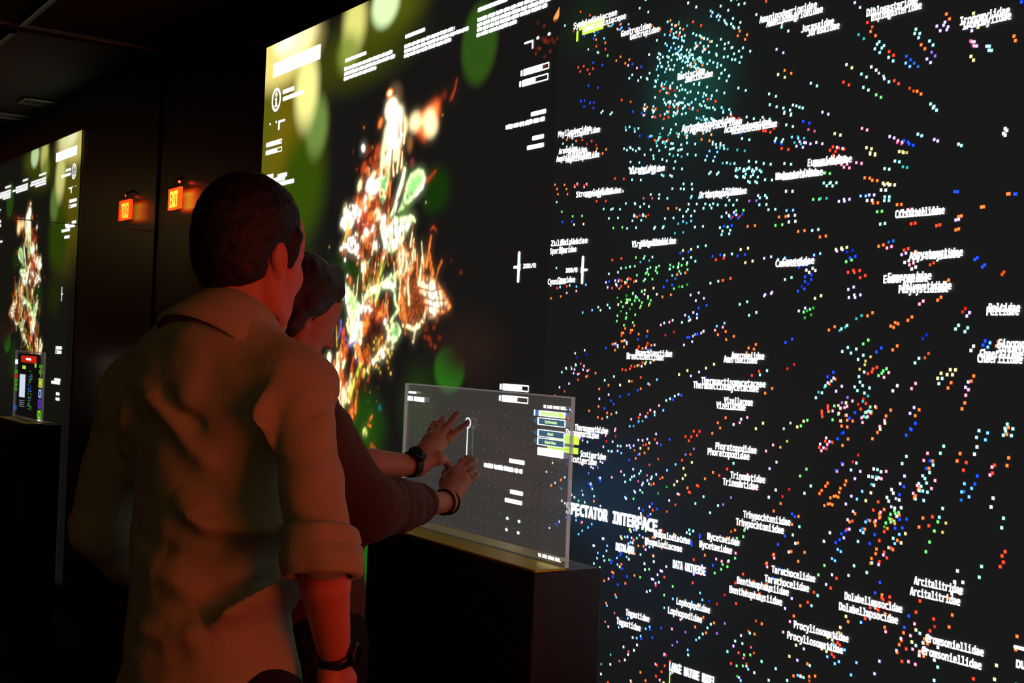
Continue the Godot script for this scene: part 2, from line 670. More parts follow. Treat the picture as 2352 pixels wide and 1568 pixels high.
# ------------------------------------------------------------------ a painted picture for a screen, linear light, in metres on the wall
class Canvas:
	var w: int
	var h: int
	var lo: Vector2
	var hi: Vector2
	var m: float
	var px := PackedFloat32Array()

	func _init(a: Vector2, b: Vector2, metre_per_pixel: float, ground: Color) -> void:
		lo = a
		hi = b
		m = metre_per_pixel
		w = int((b.x - a.x) / m)
		h = int((b.y - a.y) / m)
		px.resize(w * h * 3)
		for i in w * h:
			px[i * 3] = ground.r
			px[i * 3 + 1] = ground.g
			px[i * 3 + 2] = ground.b

	func span(a: Vector2, b: Vector2) -> Array:
		return [clampi(int((a.x - lo.x) / m), 0, w - 1), clampi(int((b.x - lo.x) / m) + 1, 0, w - 1), clampi(int((hi.y - b.y) / m), 0, h - 1), clampi(int((hi.y - a.y) / m) + 1, 0, h - 1)]

	func lay(i: int, c: Color, k: float, add: bool) -> void:
		i *= 3
		if add:
			px[i] += c.r * k
			px[i + 1] += c.g * k
			px[i + 2] += c.b * k
		else:
			px[i] = lerpf(px[i], c.r, k)
			px[i + 1] = lerpf(px[i + 1], c.g, k)
			px[i + 2] = lerpf(px[i + 2], c.b, k)

	# soft oval; soft 0 is a crisp edge, 1 fades from the middle
	func blob(c: Vector2, rx: float, ry: float, col: Color, soft := 0.5, add := false, turn := 0.0) -> void:
		var far := maxf(rx, ry) * 1.05
		var s := span(c - Vector2(far, far), c + Vector2(far, far))
		var ca := cos(turn)
		var sa := sin(turn)
		for y in range(s[2], s[3] + 1):
			for x in range(s[0], s[1] + 1):
				var dx := lo.x + (x + 0.5) * m - c.x
				var dy := hi.y - (y + 0.5) * m - c.y
				var e := Vector2((dx * ca + dy * sa) / rx, (dy * ca - dx * sa) / ry).length()
				if e < 1.0:
					lay(y * w + x, c_at(col), smoothstep(1.0, 1.0 - maxf(soft, 0.05), e), add)

	func c_at(c: Color) -> Color:
		return c

	func stroke(points: Array, w0: float, w1: float, col: Color, add := false) -> void:
		var n := points.size() - 1
		for j in n:
			var a: Vector2 = points[j]
			var b: Vector2 = points[j + 1]
			var ra := lerpf(w0, w1, float(j) / n)
			var rb := lerpf(w0, w1, float(j + 1) / n)
			var far := Vector2.ONE * (maxf(ra, rb) + m * 2)
			var s := span(Vector2(minf(a.x, b.x), minf(a.y, b.y)) - far, Vector2(maxf(a.x, b.x), maxf(a.y, b.y)) + far)
			var ab := b - a
			for y in range(s[2], s[3] + 1):
				for x in range(s[0], s[1] + 1):
					var p := Vector2(lo.x + (x + 0.5) * m, hi.y - (y + 0.5) * m) - a
					var t := clampf(p.dot(ab) / maxf(ab.length_squared(), 1e-9), 0, 1)
					var k := clampf((lerpf(ra, rb, t) - (p - ab * t).length()) / (m * 1.6) + 0.5, 0, 1)
					if k > 0.0:
						lay(y * w + x, col, k, add)

	# a filled outline whose colour runs from the rim to the middle, broken by veins of noise
	func patch(points: Array, rim: Color, mid: Color, deep: float, veins := 0.0, noise: FastNoiseLite = null, soft := 0.006) -> void:
		var a := Vector2(9, 9)
		var b := Vector2(-9, -9)
		for p in points:
			a = Vector2(minf(a.x, p.x), minf(a.y, p.y))
			b = Vector2(maxf(b.x, p.x), maxf(b.y, p.y))
		var s := span(a - Vector2.ONE * soft, b + Vector2.ONE * soft)
		var n := points.size()
		for y in range(s[2], s[3] + 1):
			for x in range(s[0], s[1] + 1):
				var p := Vector2(lo.x + (x + 0.5) * m, hi.y - (y + 0.5) * m)
				var inside := false
				var best := 9.0
				for j in n:
					var q: Vector2 = points[j]
					var r: Vector2 = points[(j + 1) % n]
					if (q.y > p.y) != (r.y > p.y) and p.x < (r.x - q.x) * (p.y - q.y) / (r.y - q.y) + q.x:
						inside = not inside
					var ab := r - q
					best = minf(best, (p - q - ab * clampf((p - q).dot(ab) / ab.length_squared(), 0, 1)).length())
				var d := best if inside else -best
				var k := smoothstep(-soft, soft, d)
				if k <= 0.0:
					continue
				var t := smoothstep(0.0, deep, d)
				var c := rim.lerp(mid, t)
				if veins > 0.0:
					var v := noise.get_noise_2d(p.x * 1000.0, p.y * 1000.0)
					c = c * clampf(1.0 + veins * v * 2.2, 0.04, 2.0)
				lay(y * w + x, c, k, false)

	# running-mean blur inside a box, "passes" times; "keep" holds back some of the crisp picture
	func soften(a: Vector2, b: Vector2, radius: int, passes: int, keep: float) -> void:
		var s := span(a, b)
		var bw: int = s[1] - s[0] + 1
		var bh: int = s[3] - s[2] + 1
		var src := PackedFloat32Array()
		src.resize(bw * bh * 3)
		for y in bh:
			for x in bw * 3:
				src[y * bw * 3 + x] = px[((y + s[2]) * w + s[0]) * 3 + x]
		var full := 1.0 / (2 * radius + 1)
		for p in passes:
			for way in 2:
				var out := PackedFloat32Array()
				out.resize(src.size())
				var count := bh if way == 0 else bw
				var len := bw if way == 0 else bh
				var along := 3 if way == 0 else bw * 3
				var across := bw * 3 if way == 0 else 3
				for i in count:
					for ch in 3:
						var o := i * across + ch
						var sum := 0.0
						for k in range(-radius, radius + 1):
							sum += src[o + clampi(k, 0, len - 1) * along]
						for k in len:
							out[o + k * along] = sum * full
							sum += src[o + mini(k + radius + 1, len - 1) * along] - src[o + maxi(k - radius, 0) * along]
				src = out
		for y in bh:
			for x in bw * 3:
				var i: int = ((y + s[2]) * w + s[0]) * 3 + x
				px[i] = lerpf(src[y * bw * 3 + x], px[i], keep)

	# breaks a picture up into bright flecks and dark gaps
	func roughen(a: Vector2, b: Vector2, n1: FastNoiseLite, n2: FastNoiseLite) -> void:
		var s := span(a, b)
		for y in range(s[2], s[3] + 1):
			for x in range(s[0], s[1] + 1):
				var i := (y * w + x) * 3
				var k := clampf(0.95 + 1.4 * n1.get_noise_2d(x * 1.5, y * 0.8) + 0.9 * n2.get_noise_2d(x * 1.4 + 900.0, y * 0.8), 0.08, 1.7)
				k = lerpf(1.0, k, smoothstep(0.10, 0.45, maxf(px[i], px[i + 1])))
				for ch in 3:
					px[i + ch] *= k

	func texture() -> ImageTexture:
		var im := Image.create_from_data(w, h, false, Image.FORMAT_RGBF, px.to_byte_array())
		return ImageTexture.create_from_image(im)

func picture(called: String, c: Canvas) -> StandardMaterial3D:
	var m := mat(called, Color(0.02, 0.02, 0.02), 0.6)
	m.emission_enabled = true
	m.emission_texture = c.texture()
	m.emission = Color.BLACK
	m.emission_energy_multiplier = 1.0
	m.texture_repeat = false
	return m

# the glowing face of a screen: one sheet with its picture, in a shallow case
func screen_face(on: Node3D, lo: Vector2, hi: Vector2, m: Material, called: String, split: float) -> void:
	for part in 2:
		var y0 := lo.y if part == 0 else split + 0.0003
		var y1 := split - 0.0003 if part == 0 else hi.y
		var st := surface()
		for k in [[lo.x, y0], [hi.x, y0], [hi.x, y1], [lo.x, y0], [hi.x, y1], [lo.x, y1]]:
			st.set_uv(Vector2((k[0] - lo.x) / (hi.x - lo.x), (hi.y - k[1]) / (hi.y - lo.y)))
			st.set_normal(Vector3(0, 0, 1))
			st.add_vertex(Vector3(k[0], k[1], FACE_Z))
		var a := st.commit_to_arrays()
		var order := PackedInt32Array([0, 2, 1, 3, 5, 4])
		a[Mesh.ARRAY_INDEX] = order
		var me := ArrayMesh.new()
		me.add_surface_from_arrays(Mesh.PRIMITIVE_TRIANGLES, a)
		obj(called, me, m, on, -on.position)

func hdr(r: float, g: float, b: float, k := 1.0) -> Color:
	return Color(r * k, g * k, b * k)

func led_wall() -> void:
	flower_screen()
	data_screen()
	unseen_red_screen()

func case_of(on: Node3D, x0: float, x1: float) -> void:
	obj("case", box(Vector3(x1 - x0 - 0.003, SCREEN_TOP - SCREEN_FOOT, 0.0036), 0.0006), M.screen_case, on, Vector3((x0 + x1) / 2, (SCREEN_TOP + SCREEN_FOOT) / 2, FACE_Z - 0.0026) - on.position)

func flower_screen() -> void:
	var x0 := -4.694
	var x1 := -2.700
	var t := thing("led_screen", "tall LED screen showing a glowing flower of orange, white and green under yellow light drops", "screen", Vector3(-3.697, SCREEN_FOOT, FACE_Z))
	case_of(t, x0, x1)
	var c := Canvas.new(Vector2(x0, SCREEN_FOOT), Vector2(x1, SCREEN_TOP), 0.002, hdr(0.0085, 0.0078, 0.0070))
	paint_flower(c)
	screen_face(t, Vector2(x0, SCREEN_FOOT), Vector2(x1, SCREEN_TOP), picture("flower_picture", c), "lit_face", 0.79)
	var z := FACE_Z + 0.0012
	var st := surface()
	var b: Vector3 = Vector3(-4.6155, 2.5628, 0.4330)
	pill(st, b.x, b.y - 0.0276, b.x + b.z, b.y + 0.0276, z, 0.006)
	obj("title_block", st.commit(), M.screen_white, t, -t.position)
	# the round mark with an i
	st = surface()
	oval(st, Vector2(-4.5731, 2.4447), 0.044, 0.046, 0.011, z)
	var ic: Vector2 = Vector2(-4.5731, 2.4447)
	oval(st, ic + Vector2(0, 0.020), 0.009, 0.009, 0.009, z)
	pill(st, ic.x - 0.006, ic.y - 0.026, ic.x + 0.006, ic.y + 0.007, z, 0.004)
	pill(st, ic.x - 0.012, ic.y - 0.001, ic.x + 0.006, ic.y + 0.007, z, 0.003)
	pill(st, ic.x - 0.014, ic.y - 0.028, ic.x + 0.014, ic.y - 0.021, z, 0.003)
	obj("round_mark", st.commit(), M.screen_white, t, -t.position)
	print_rows(t, [Vector3(-4.5123, 2.4641, 0.1058), Vector3(-4.5095, 2.4370, 0.1961)], 0.0165, z, false)
	# corner marks with dots
	st = surface()
	var cm: Vector2 = Vector2(-4.5424, 2.3531)
	pill(st, cm.x, cm.y - 0.030, cm.x + 0.014, cm.y + 0.004, z, 0.003)
	pill(st, cm.x, cm.y - 0.003, cm.x + 0.062, cm.y + 0.006, z, 0.003)
	obj("corner_mark", st.commit(), M.screen_white, t, -t.position)
	st = surface()
	cm = Vector2(-2.8144, 2.3470)
	pill(st, cm.x - 0.007, cm.y - 0.022, cm.x, cm.y + 0.003, z, 0.003)
	pill(st, cm.x - 0.045, cm.y - 0.003, cm.x, cm.y + 0.003, z, 0.003)
	obj("corner_mark", st.commit(), M.screen_white, t, -t.position)
	for dot in [Vector2(-2.7940, 2.3503), Vector2(-2.7415, 2.3508), Vector2(-4.6237, 2.3570), Vector2(-4.5639, 2.3576)]:
		st = surface()
		oval(st, dot, 0.0065, 0.0045, 0.0065, z)
		obj("round_dot", st.commit(), M.screen_white, t, -t.position)
	# gauges
	for g in [[Vector3(-4.6411, 2.2775, 0.1400), 0.9], [Vector3(-4.6422, 2.2470, 0.1443), 0.7], [Vector3(-2.8569, 2.2670, 0.1212), 0.75], [Vector3(-2.8612, 2.2379, 0.1235), 0.52], [Vector3(-2.8983, 1.4105, 0.1272), 0.75], [Vector3(-2.9003, 1.3793, 0.1294), 0.6], [Vector3(-4.4704, 1.4332, 0.1180), 0.85], [Vector3(-4.4654, 1.4080, 0.1182), 0.7]]:
		st = surface()
		gauge(st, g[0], 0.0185, g[1], z)
		obj("gauge", st.commit(), M.screen_white, t, -t.position)
	# headings with a paragraph below each
	print_rows(t, [Vector3(-3.9773, 2.4919, 0.1620), Vector3(-3.5454, 2.4939, 0.1286), Vector3(-3.1087, 2.4888, 0.1580)], 0.0125, z, false)
	print_rows(t, [Vector3(-3.9813, 2.4624, 0.3569), Vector3(-3.9797, 2.4455, 0.3716), Vector3(-3.9816, 2.4291, 0.2446)], 0.0125, z)
	print_rows(t, [Vector3(-3.5485, 2.4626, 0.3122), Vector3(-3.5471, 2.4470, 0.3912), Vector3(-3.5487, 2.4321, 0.2947)], 0.0118, z)
	print_rows(t, [Vector3(-3.1088, 2.4598, 0.3599), Vector3(-3.1101, 2.4449, 0.3702), Vector3(-3.1090, 2.4308, 0.3540), Vector3(-3.1103, 2.4159, 0.2107)], 0.0112, z)
	print_rows(t, [Vector3(-2.8128, 2.1469, 0.0714), Vector3(-2.8019, 2.0810, 0.0550), Vector3(-2.8252, 2.0579, 0.0799), Vector3(-2.8411, 1.1306, 0.0631), Vector3(-2.8650, 1.1054, 0.0847), Vector3(-2.8514, 1.2131, 0.0757)], 0.0120, z, false)
	print_rows(t, [Vector3(-2.9354, 2.1273, 0.1893), Vector3(-2.9778, 1.1893, 0.1935)], 0.0125, z)
	print_rows(t, [Vector3(-4.6581, 2.1515, 0.0863), Vector3(-4.6386, 2.1327, 0.1814), Vector3(-4.4814, 1.2477, 0.1269), Vector3(-4.4752, 1.2298, 0.1827), Vector3(-4.4760, 1.1671, 0.0722), Vector3(-4.4807, 1.1372, 0.0812), Vector3(-4.5292, 2.1444, 0.0894), Vector3(-4.5427, 2.1136, 0.1709), Vector3(-4.5400, 2.0737, 0.1072)], 0.0165, z, false)
	print_rows(t, [Vector3(-3.7442, 0.9028, 0.0223), Vector3(-3.7411, 0.8689, 0.0191)], 0.017, z, false)
	# cross marks at mid height
	for x in [Vector3(-2.8423, 1.7372, 0.0021), Vector3(-4.4307, 1.7458, 0.0181)]:
		st = surface()
		pill(st, x.x - 0.006, x.y - 0.043, x.x + 0.006, x.y + 0.043, z, 0.006)
		pill(st, x.x - 0.003, x.y - 0.012, x.x + 0.009, x.y + 0.012, z, 0.006)
		pill(st, x.x - 0.026, x.y - 0.004, x.x, x.y + 0.004, z, 0.004)
		obj("cross_mark", st.commit(), M.screen_cool_white, t, -t.position)
	for dot in [Vector2(-2.8486, 1.0567), Vector2(-2.7914, 1.0560), Vector2(-2.8506, 1.0258), Vector2(-2.7934, 1.0255)]:
		st = surface()
		oval(st, dot, 0.007, 0.0045, 0.007, z)
		obj("round_dot", st.commit(), M.screen_cool_white, t, -t.position)
	caption(t, "200/0", Vector3(-2.8193, 1.7388, 0.0578), 0.0105, 0.0012, M.screen_cool_white, z)

func paint_flower(c: Canvas) -> void:
	var n := FastNoiseLite.new()
	n.seed = 5
	n.frequency = 0.03
	var fine := FastNoiseLite.new()
	fine.seed = 9
	fine.frequency = 0.07
	# drops of out-of-focus light that fall from the top edge
	var olive := hdr(0.10, 0.115, 0.005)
	c.blob(Vector2(-4.4916, 2.2651), 0.4628, 0.5543, hdr(0.16, 0.12, 0.004), 0.9)
	c.blob(Vector2(-4.7030, 2.4447), 0.2025, 0.5769, hdr(0.13, 0.12, 0.006), 0.6)
	c.blob(Vector2(-4.3126, 2.0835), 0.2950, 0.2917, hdr(0.035, 0.075, 0.002), 0.7)
	c.blob(Vector2(-3.8881, 2.5063), 0.5767, 0.1814, olive * 0.55, 0.9)
	c.blob(Vector2(-3.6457, 2.6049), 0.3364, 0.1299, olive * 0.9, 0.9)
	c.blob(Vector2(-4.5713, 2.6279), 0.4762, 0.1888, hdr(1.0, 0.82, 0.22), 0.6)
	c.blob(Vector2(-4.4093, 2.6482), 0.2443, 0.1002, hdr(1.3, 1.25, 0.6), 0.7)
	c.blob(Vector2(-4.1930, 2.2930), 0.1278, 0.1514, hdr(0.17, 0.28, 0.055), 0.6)
	c.blob(Vector2(-4.2946, 2.4423), 0.1444, 0.1987, hdr(1.05, 1.0, 0.32), 0.65)
	c.blob(Vector2(-3.9146, 2.6157), 0.1288, 0.1493, hdr(0.85, 0.82, 0.22), 0.75)
	c.blob(Vector2(-3.9560, 2.5184), 0.1239, 0.1072, hdr(0.28, 0.36, 0.05), 0.9)
	c.blob(Vector2(-3.6931, 2.6290), 0.1242, 0.0963, hdr(0.85, 1.1, 0.55), 0.5)
	c.blob(Vector2(-4.5119, 2.6590), 0.1518, 0.0680, hdr(1.5, 1.45, 0.9), 0.8)
	c.blob(Vector2(-3.0965, 2.3906), 0.1152, 0.1404, hdr(0.030, 0.085, 0.008), 0.35)
	c.blob(Vector2(-3.3193, 1.9890), 0.1219, 0.0957, hdr(0.008, 0.034, 0.003), 0.6)
	c.blob(Vector2(-3.1914, 1.4489), 0.1000, 0.0791, hdr(0.022, 0.16, 0.008), 0.3)
	c.blob(Vector2(-3.1055, 1.5119), 0.2896, 0.1503, hdr(0.022, 0.011, 0.008), 0.9)
	c.blob(Vector2(-3.8816, 1.7196), 0.2005, 0.1928, hdr(0.008, 0.040, 0.003), 0.8)
	c.blob(Vector2(-3.7402, 1.2418), 0.2210, 0.1712, hdr(0.012, 0.062, 0.004), 0.7)
	c.blob(Vector2(-3.3671, 1.3343), 0.1621, 0.1719, hdr(0.013, 0.035, 0.004), 0.8)
	c.blob(Vector2(-3.6979, 0.8467), 0.1239, 0.1401, hdr(0.010, 0.11, 0.006), 0.5)
	c.blob(Vector2(-4.2785, 1.7455), 0.2327, 0.1918, hdr(0.020, 0.028, 0.003), 0.9)
	var green := hdr(0.06, 0.20, 0.02, 1.2)
	var mint := hdr(1.3, 1.7, 0.75)
	var white := hdr(2.2, 2.1, 1.7)
	var cream := hdr(1.9, 1.55, 0.75)
	var orange := hdr(1.25, 0.30, 0.05)
	var red := hdr(0.55, 0.060, 0.012)
	var dark_red := hdr(0.16, 0.022, 0.008)
	var yellow := hdr(1.2, 0.85, 0.12)
	# the spire of buds
	c.blob(Vector2(-3.6056, 2.3128), 0.0778, 0.0640, hdr(0.20, 0.11, 0.05), 0.9)
	c.blob(Vector2(-3.6367, 2.3287), 0.0333, 0.0215, orange * 1.2, 0.7)
	c.blob(Vector2(-3.6367, 2.3287), 0.0212, 0.0129, cream, 0.6)
	for q in [Vector2(-3.6199, 2.2727), Vector2(-3.5792, 2.2446), Vector2(-3.6005, 2.2195), Vector2(-3.6195, 2.1994), Vector2(-3.5696, 2.2015), Vector2(-3.5904, 2.1706), Vector2(-3.6283, 2.1639), Vector2(-3.5527, 2.2077), Vector2(-3.6380, 2.1367), Vector2(-3.5965, 2.1391)]:
		c.blob(q, 0.060, 0.050, cream, 0.6)
	for q in [Vector2(-3.6199, 2.2727), Vector2(-3.5816, 2.2394), Vector2(-3.6003, 2.2166), Vector2(-3.6133, 2.1958), Vector2(-3.5820, 2.1752)]:
		c.blob(q, 0.050, 0.044, white, 0.5)
	for k in 22:
		var q: Vector2 = Vector2(-3.5899, 2.1314) + Vector2(rng.randf_range(-0.07, 0.07), rng.randf_range(-0.10, 0.08))
		c.stroke([q, q + Vector2(rng.randf_range(-0.012, 0.012), rng.randf_range(0.03, 0.07))], 0.006, 0.002, [cream, orange, red, white][rng.randi() % 4])
	# orange petal to the right of the spire
	c.patch([Vector2(-3.4929, 2.2096), Vector2(-3.4636, 2.2290), Vector2(-3.4017, 2.2448), Vector2(-3.3364, 2.2649), Vector2(-3.3070, 2.2579), Vector2(-3.3070, 2.2250), Vector2(-3.3196, 2.1871), Vector2(-3.3545, 2.1610), Vector2(-3.3963, 2.1460), Vector2(-3.4306, 2.1650), Vector2(-3.4661, 2.1912)], red * 1.6, orange, 0.025, 0.0, null, 0.016)
	c.patch([Vector2(-3.4789, 2.2106), Vector2(-3.4464, 2.2226), Vector2(-3.3735, 2.2302), Vector2(-3.3340, 2.2353), Vector2(-3.3232, 2.1994), Vector2(-3.3552, 2.1691), Vector2(-3.3948, 2.1606), Vector2(-3.4165, 2.1929), Vector2(-3.4490, 2.1863)], orange, hdr(1.9, 1.0, 0.35), 0.02, 0.35, n, 0.012)
	for k in [Vector2(-3.4594, 2.2121), Vector2(-3.3563, 2.1825), Vector2(-3.3720, 2.2113)]:
		c.blob(k, 0.058, 0.046, cream, 0.9)
	c.stroke([Vector2(-3.2139, 2.3063), Vector2(-3.2243, 2.2782), Vector2(-3.2426, 2.2550)], 0.003, 0.008, red)
	c.stroke([Vector2(-3.2202, 2.2905), Vector2(-3.2385, 2.2674), Vector2(-3.2521, 2.2473)], 0.002, 0.004, dark_red)
	c.blob(Vector2(-3.2847, 2.2704), 0.0261, 0.0239, dark_red, 0.9)
	c.blob(Vector2(-3.4876, 2.1473), 0.0285, 0.0415, hdr(0.30, 0.12, 0.03), 0.8)
	c.blob(Vector2(-3.4682, 2.0837), 0.0226, 0.0248, hdr(0.25, 0.04, 0.05), 0.8)
	c.blob(Vector2(-3.4812, 2.0372), 0.1136, 0.0551, hdr(0.010, 0.04, 0.008), 0.9)
	# stem and the green leaf
	c.stroke([Vector2(-3.6025, 2.1398), Vector2(-3.6047, 2.0629), Vector2(-3.6105, 1.9933), Vector2(-3.6199, 1.8957)], 0.006, 0.008, dark_red)
	c.stroke([Vector2(-3.6458, 2.1235), Vector2(-3.6578, 2.0539), Vector2(-3.6595, 1.9690), Vector2(-3.6563, 1.8979), Vector2(-3.6270, 1.8398)], 0.016, 0.011, mint)
	c.stroke([Vector2(-3.6253, 2.1283), Vector2(-3.6348, 2.0658), Vector2(-3.6419, 2.0100), Vector2(-3.6539, 1.9402)], 0.014, 0.007, white)
	c.stroke([Vector2(-3.6469, 2.0670), Vector2(-3.6528, 1.9968), Vector2(-3.6582, 1.9547)], 0.012, 0.006, green * 2.2)
	c.patch([Vector2(-3.6723, 2.1150), Vector2(-3.6244, 2.1183), Vector2(-3.6167, 2.0641), Vector2(-3.6298, 2.0090), Vector2(-3.6493, 1.9569), Vector2(-3.6748, 1.9702), Vector2(-3.6873, 2.0424)], mint, hdr(0.22, 0.75, 0.18), 0.022, 0.35, n, 0.008)
	c.stroke([Vector2(-3.6082, 2.0352), Vector2(-3.6111, 1.9653), Vector2(-3.6157, 1.8814)], 0.006, 0.005, orange)
	c.patch([Vector2(-3.5159, 1.9786), Vector2(-3.4971, 2.0250), Vector2(-3.4738, 2.0502), Vector2(-3.4276, 2.0619), Vector2(-3.3940, 2.0532), Vector2(-3.3786, 2.0303), Vector2(-3.3953, 2.0023), Vector2(-3.4478, 1.9730), Vector2(-3.5159, 1.9442), Vector2(-3.5441, 1.9380)], mint, hdr(0.38, 0.95, 0.26), 0.030, 0.2, n, 0.008)
	c.patch([Vector2(-3.4624, 1.9810), Vector2(-3.4217, 1.9912), Vector2(-3.3809, 2.0251), Vector2(-3.3923, 1.9994), Vector2(-3.4478, 1.9730)], white, mint, 0.02, 0.0, null, 0.008)
	c.patch([Vector2(-3.5156, 1.9414), Vector2(-3.4475, 1.9690), Vector2(-3.4867, 1.9352), Vector2(-3.5413, 1.9046), Vector2(-3.5693, 1.8925)], green, green * 0.5, 0.02, 0.0, null, 0.02)
	c.stroke([Vector2(-3.5150, 2.0679), Vector2(-3.5287, 2.0279), Vector2(-3.5543, 1.9886), Vector2(-3.5712, 1.9483), Vector2(-3.5978, 1.9153), Vector2(-3.6114, 1.8671)], 0.010, 0.012, mint)
	c.stroke([Vector2(-3.5201, 2.0616), Vector2(-3.5421, 2.0153), Vector2(-3.5619, 1.9754), Vector2(-3.5865, 1.9215)], 0.005, 0.006, white)
	# pale green calyx
	c.patch([Vector2(-3.5994, 1.9336), Vector2(-3.5512, 1.9191), Vector2(-3.4769, 1.9195), Vector2(-3.4451, 1.9078), Vector2(-3.4684, 1.8862), Vector2(-3.4939, 1.8536), Vector2(-3.5260, 1.8278), Vector2(-3.5768, 1.8094), Vector2(-3.6071, 1.8178), Vector2(-3.5959, 1.8592), Vector2(-3.6055, 1.9018)], mint, white, 0.03, 0.15, n, 0.006)
	c.stroke([Vector2(-3.4711, 1.9177), Vector2(-3.4453, 1.9105), Vector2(-3.4334, 1.9002)], 0.007, 0.004, mint)
	c.stroke([Vector2(-3.6466, 1.9256), Vector2(-3.6368, 1.8826), Vector2(-3.6210, 1.8395), Vector2(-3.6354, 1.7980)], 0.018, 0.008, white)
	# ragged red and orange bloom on the left
	c.patch([Vector2(-3.7966, 2.0378), Vector2(-3.7203, 2.0670), Vector2(-3.6799, 2.0275), Vector2(-3.6613, 1.9549), Vector2(-3.6660, 1.8702), Vector2(-3.6985, 1.8220), Vector2(-3.7684, 1.8325), Vector2(-3.8104, 1.8711), Vector2(-3.8497, 1.9100), Vector2(-3.8637, 1.9552), Vector2(-3.8362, 2.0119)], dark_red, red * 0.8, 0.05, 1.2, n, 0.02)
	for k in 150:
		var q: Vector2 = Vector2(-3.7566, 1.9476) + Vector2(rng.randfn(0.0, 0.075), rng.randfn(0.0, 0.115))
		var sz := rng.randf_range(0.006, 0.026)
		c.blob(q, sz * 1.1, sz * 1.5, [orange, red, cream, orange * 0.7, red * 0.7, white, dark_red][rng.randi() % 7], 0.6, false, rng.randf() * 3.0)
	for q in [Vector2(-3.7557, 2.0429), Vector2(-3.7294, 2.0290), Vector2(-3.9096, 1.9480), Vector2(-3.9383, 1.9305), Vector2(-3.9104, 1.9213), Vector2(-3.8542, 1.9589), Vector2(-3.8812, 1.9298), Vector2(-3.7049, 2.0326)]:
		c.blob(q, 0.036, 0.026, white, 0.5, false, 0.6)
	for k in 26:
		c.blob(Vector2(-3.8632, 1.8784) + Vector2(rng.randfn(0.0, 0.022), rng.randfn(0.0, 0.045)), 0.010, 0.008, white, 0.5)
	c.stroke([Vector2(-3.9003, 1.9206), Vector2(-3.9137, 1.8842), Vector2(-3.9398, 1.8378)], 0.012, 0.008, yellow)
	c.stroke([Vector2(-3.9535, 1.8384), Vector2(-3.9271, 1.8476), Vector2(-3.9037, 1.8495), Vector2(-3.8821, 1.8321), Vector2(-3.8619, 1.8282)], 0.008, 0.007, white)
	c.stroke([Vector2(-3.8422, 1.8288), Vector2(-3.8205, 1.8409)], 0.012, 0.010, white)
	c.stroke([Vector2(-3.8267, 1.9086), Vector2(-3.8162, 1.8641), Vector2(-3.7979, 1.8048)], 0.006, 0.004, red)
	# loose filaments and specks all round
	for k in 90:
		var t := rng.randf()
		var q: Vector2 = Vector2(-3.6022, 2.2730).lerp(Vector2(-3.7348, 1.3570), t) + Vector2(rng.randfn(0.0, 0.13), rng.randfn(0.0, 0.05))
		var s2 := rng.randf_range(0.002, 0.006)
		c.blob(q, s2 * 1.3, s2, [red, orange, dark_red, cream, green, mint, yellow][rng.randi() % 7] * rng.randf_range(0.3, 1.0), 0.6)
	for k in 45:
		var t := rng.randf()
		var q: Vector2 = Vector2(-3.6240, 1.8397).lerp(Vector2(-3.7164, 1.5008), t) + Vector2(rng.randfn(0.0, 0.09), rng.randfn(0.0, 0.03))
		c.stroke([q, q + Vector2(rng.randfn(0.0, 0.02), rng.randf_range(0.03, 0.10))], 0.005, 0.002, [red, orange, cream, mint, green * 2.0, yellow][rng.randi() % 6] * rng.randf_range(0.4, 1.0))
	# butterfly-shaped petals on the right
	c.patch([Vector2(-3.5504, 1.8082), Vector2(-3.5151, 1.8341), Vector2(-3.4681, 1.8154), Vector2(-3.4402, 1.7829), Vector2(-3.4244, 1.7594), Vector2(-3.4446, 1.7357), Vector2(-3.4823, 1.7164), Vector2(-3.5163, 1.7146), Vector2(-3.5328, 1.7384), Vector2(-3.5445, 1.7734)], orange, cream, 0.03, 0.8, n, 0.006)
	c.stroke([Vector2(-3.4507, 1.8417), Vector2(-3.4419, 1.8033), Vector2(-3.4278, 1.7676)], 0.006, 0.004, red)
	c.patch([Vector2(-3.4959, 1.7099), Vector2(-3.4141, 1.7348), Vector2(-3.3833, 1.6938), Vector2(-3.3519, 1.6400), Vector2(-3.3615, 1.5936), Vector2(-3.4138, 1.5667), Vector2(-3.4647, 1.5760), Vector2(-3.4963, 1.6142), Vector2(-3.5125, 1.6692)], dark_red, hdr(0.30, 0.06, 0.015), 0.04, 1.0, fine, 0.012)
	c.patch([Vector2(-3.4081, 1.7292), Vector2(-3.3595, 1.7318), Vector2(-3.3053, 1.7183), Vector2(-3.2591, 1.6936), Vector2(-3.2209, 1.6618), Vector2(-3.1934, 1.6332), Vector2(-3.2199, 1.6180), Vector2(-3.2831, 1.6066), Vector2(-3.3246, 1.6002), Vector2(-3.3487, 1.6333), Vector2(-3.3784, 1.6670), Vector2(-3.4024, 1.6942)], orange, hdr(1.9, 1.5, 0.85), 0.028, 0.75, n, 0.006)
	c.patch([Vector2(-3.3317, 1.7190), Vector2(-3.2911, 1.7048), Vector2(-3.2609, 1.6520), Vector2(-3.2835, 1.6105), Vector2(-3.3222, 1.6028), Vector2(-3.3343, 1.6530)], cream, white, 0.02, 0.4, n, 0.01)
	for vein in [[Vector2(-3.3970, 1.6941), Vector2(-3.3154, 1.6817), Vector2(-3.2585, 1.6858)], [Vector2(-3.3840, 1.6697), Vector2(-3.2999, 1.6526), Vector2(-3.2251, 1.6516)], [Vector2(-3.3602, 1.6427), Vector2(-3.2852, 1.6314), Vector2(-3.2178, 1.6231)], [Vector2(-3.3317, 1.7190), Vector2(-3.3354, 1.6663), Vector2(-3.3249, 1.6028)], [Vector2(-3.2913, 1.7074), Vector2(-3.2671, 1.6651), Vector2(-3.2531, 1.6182)]]:
		c.stroke(vein, 0.0045, 0.003, dark_red * 1.6)
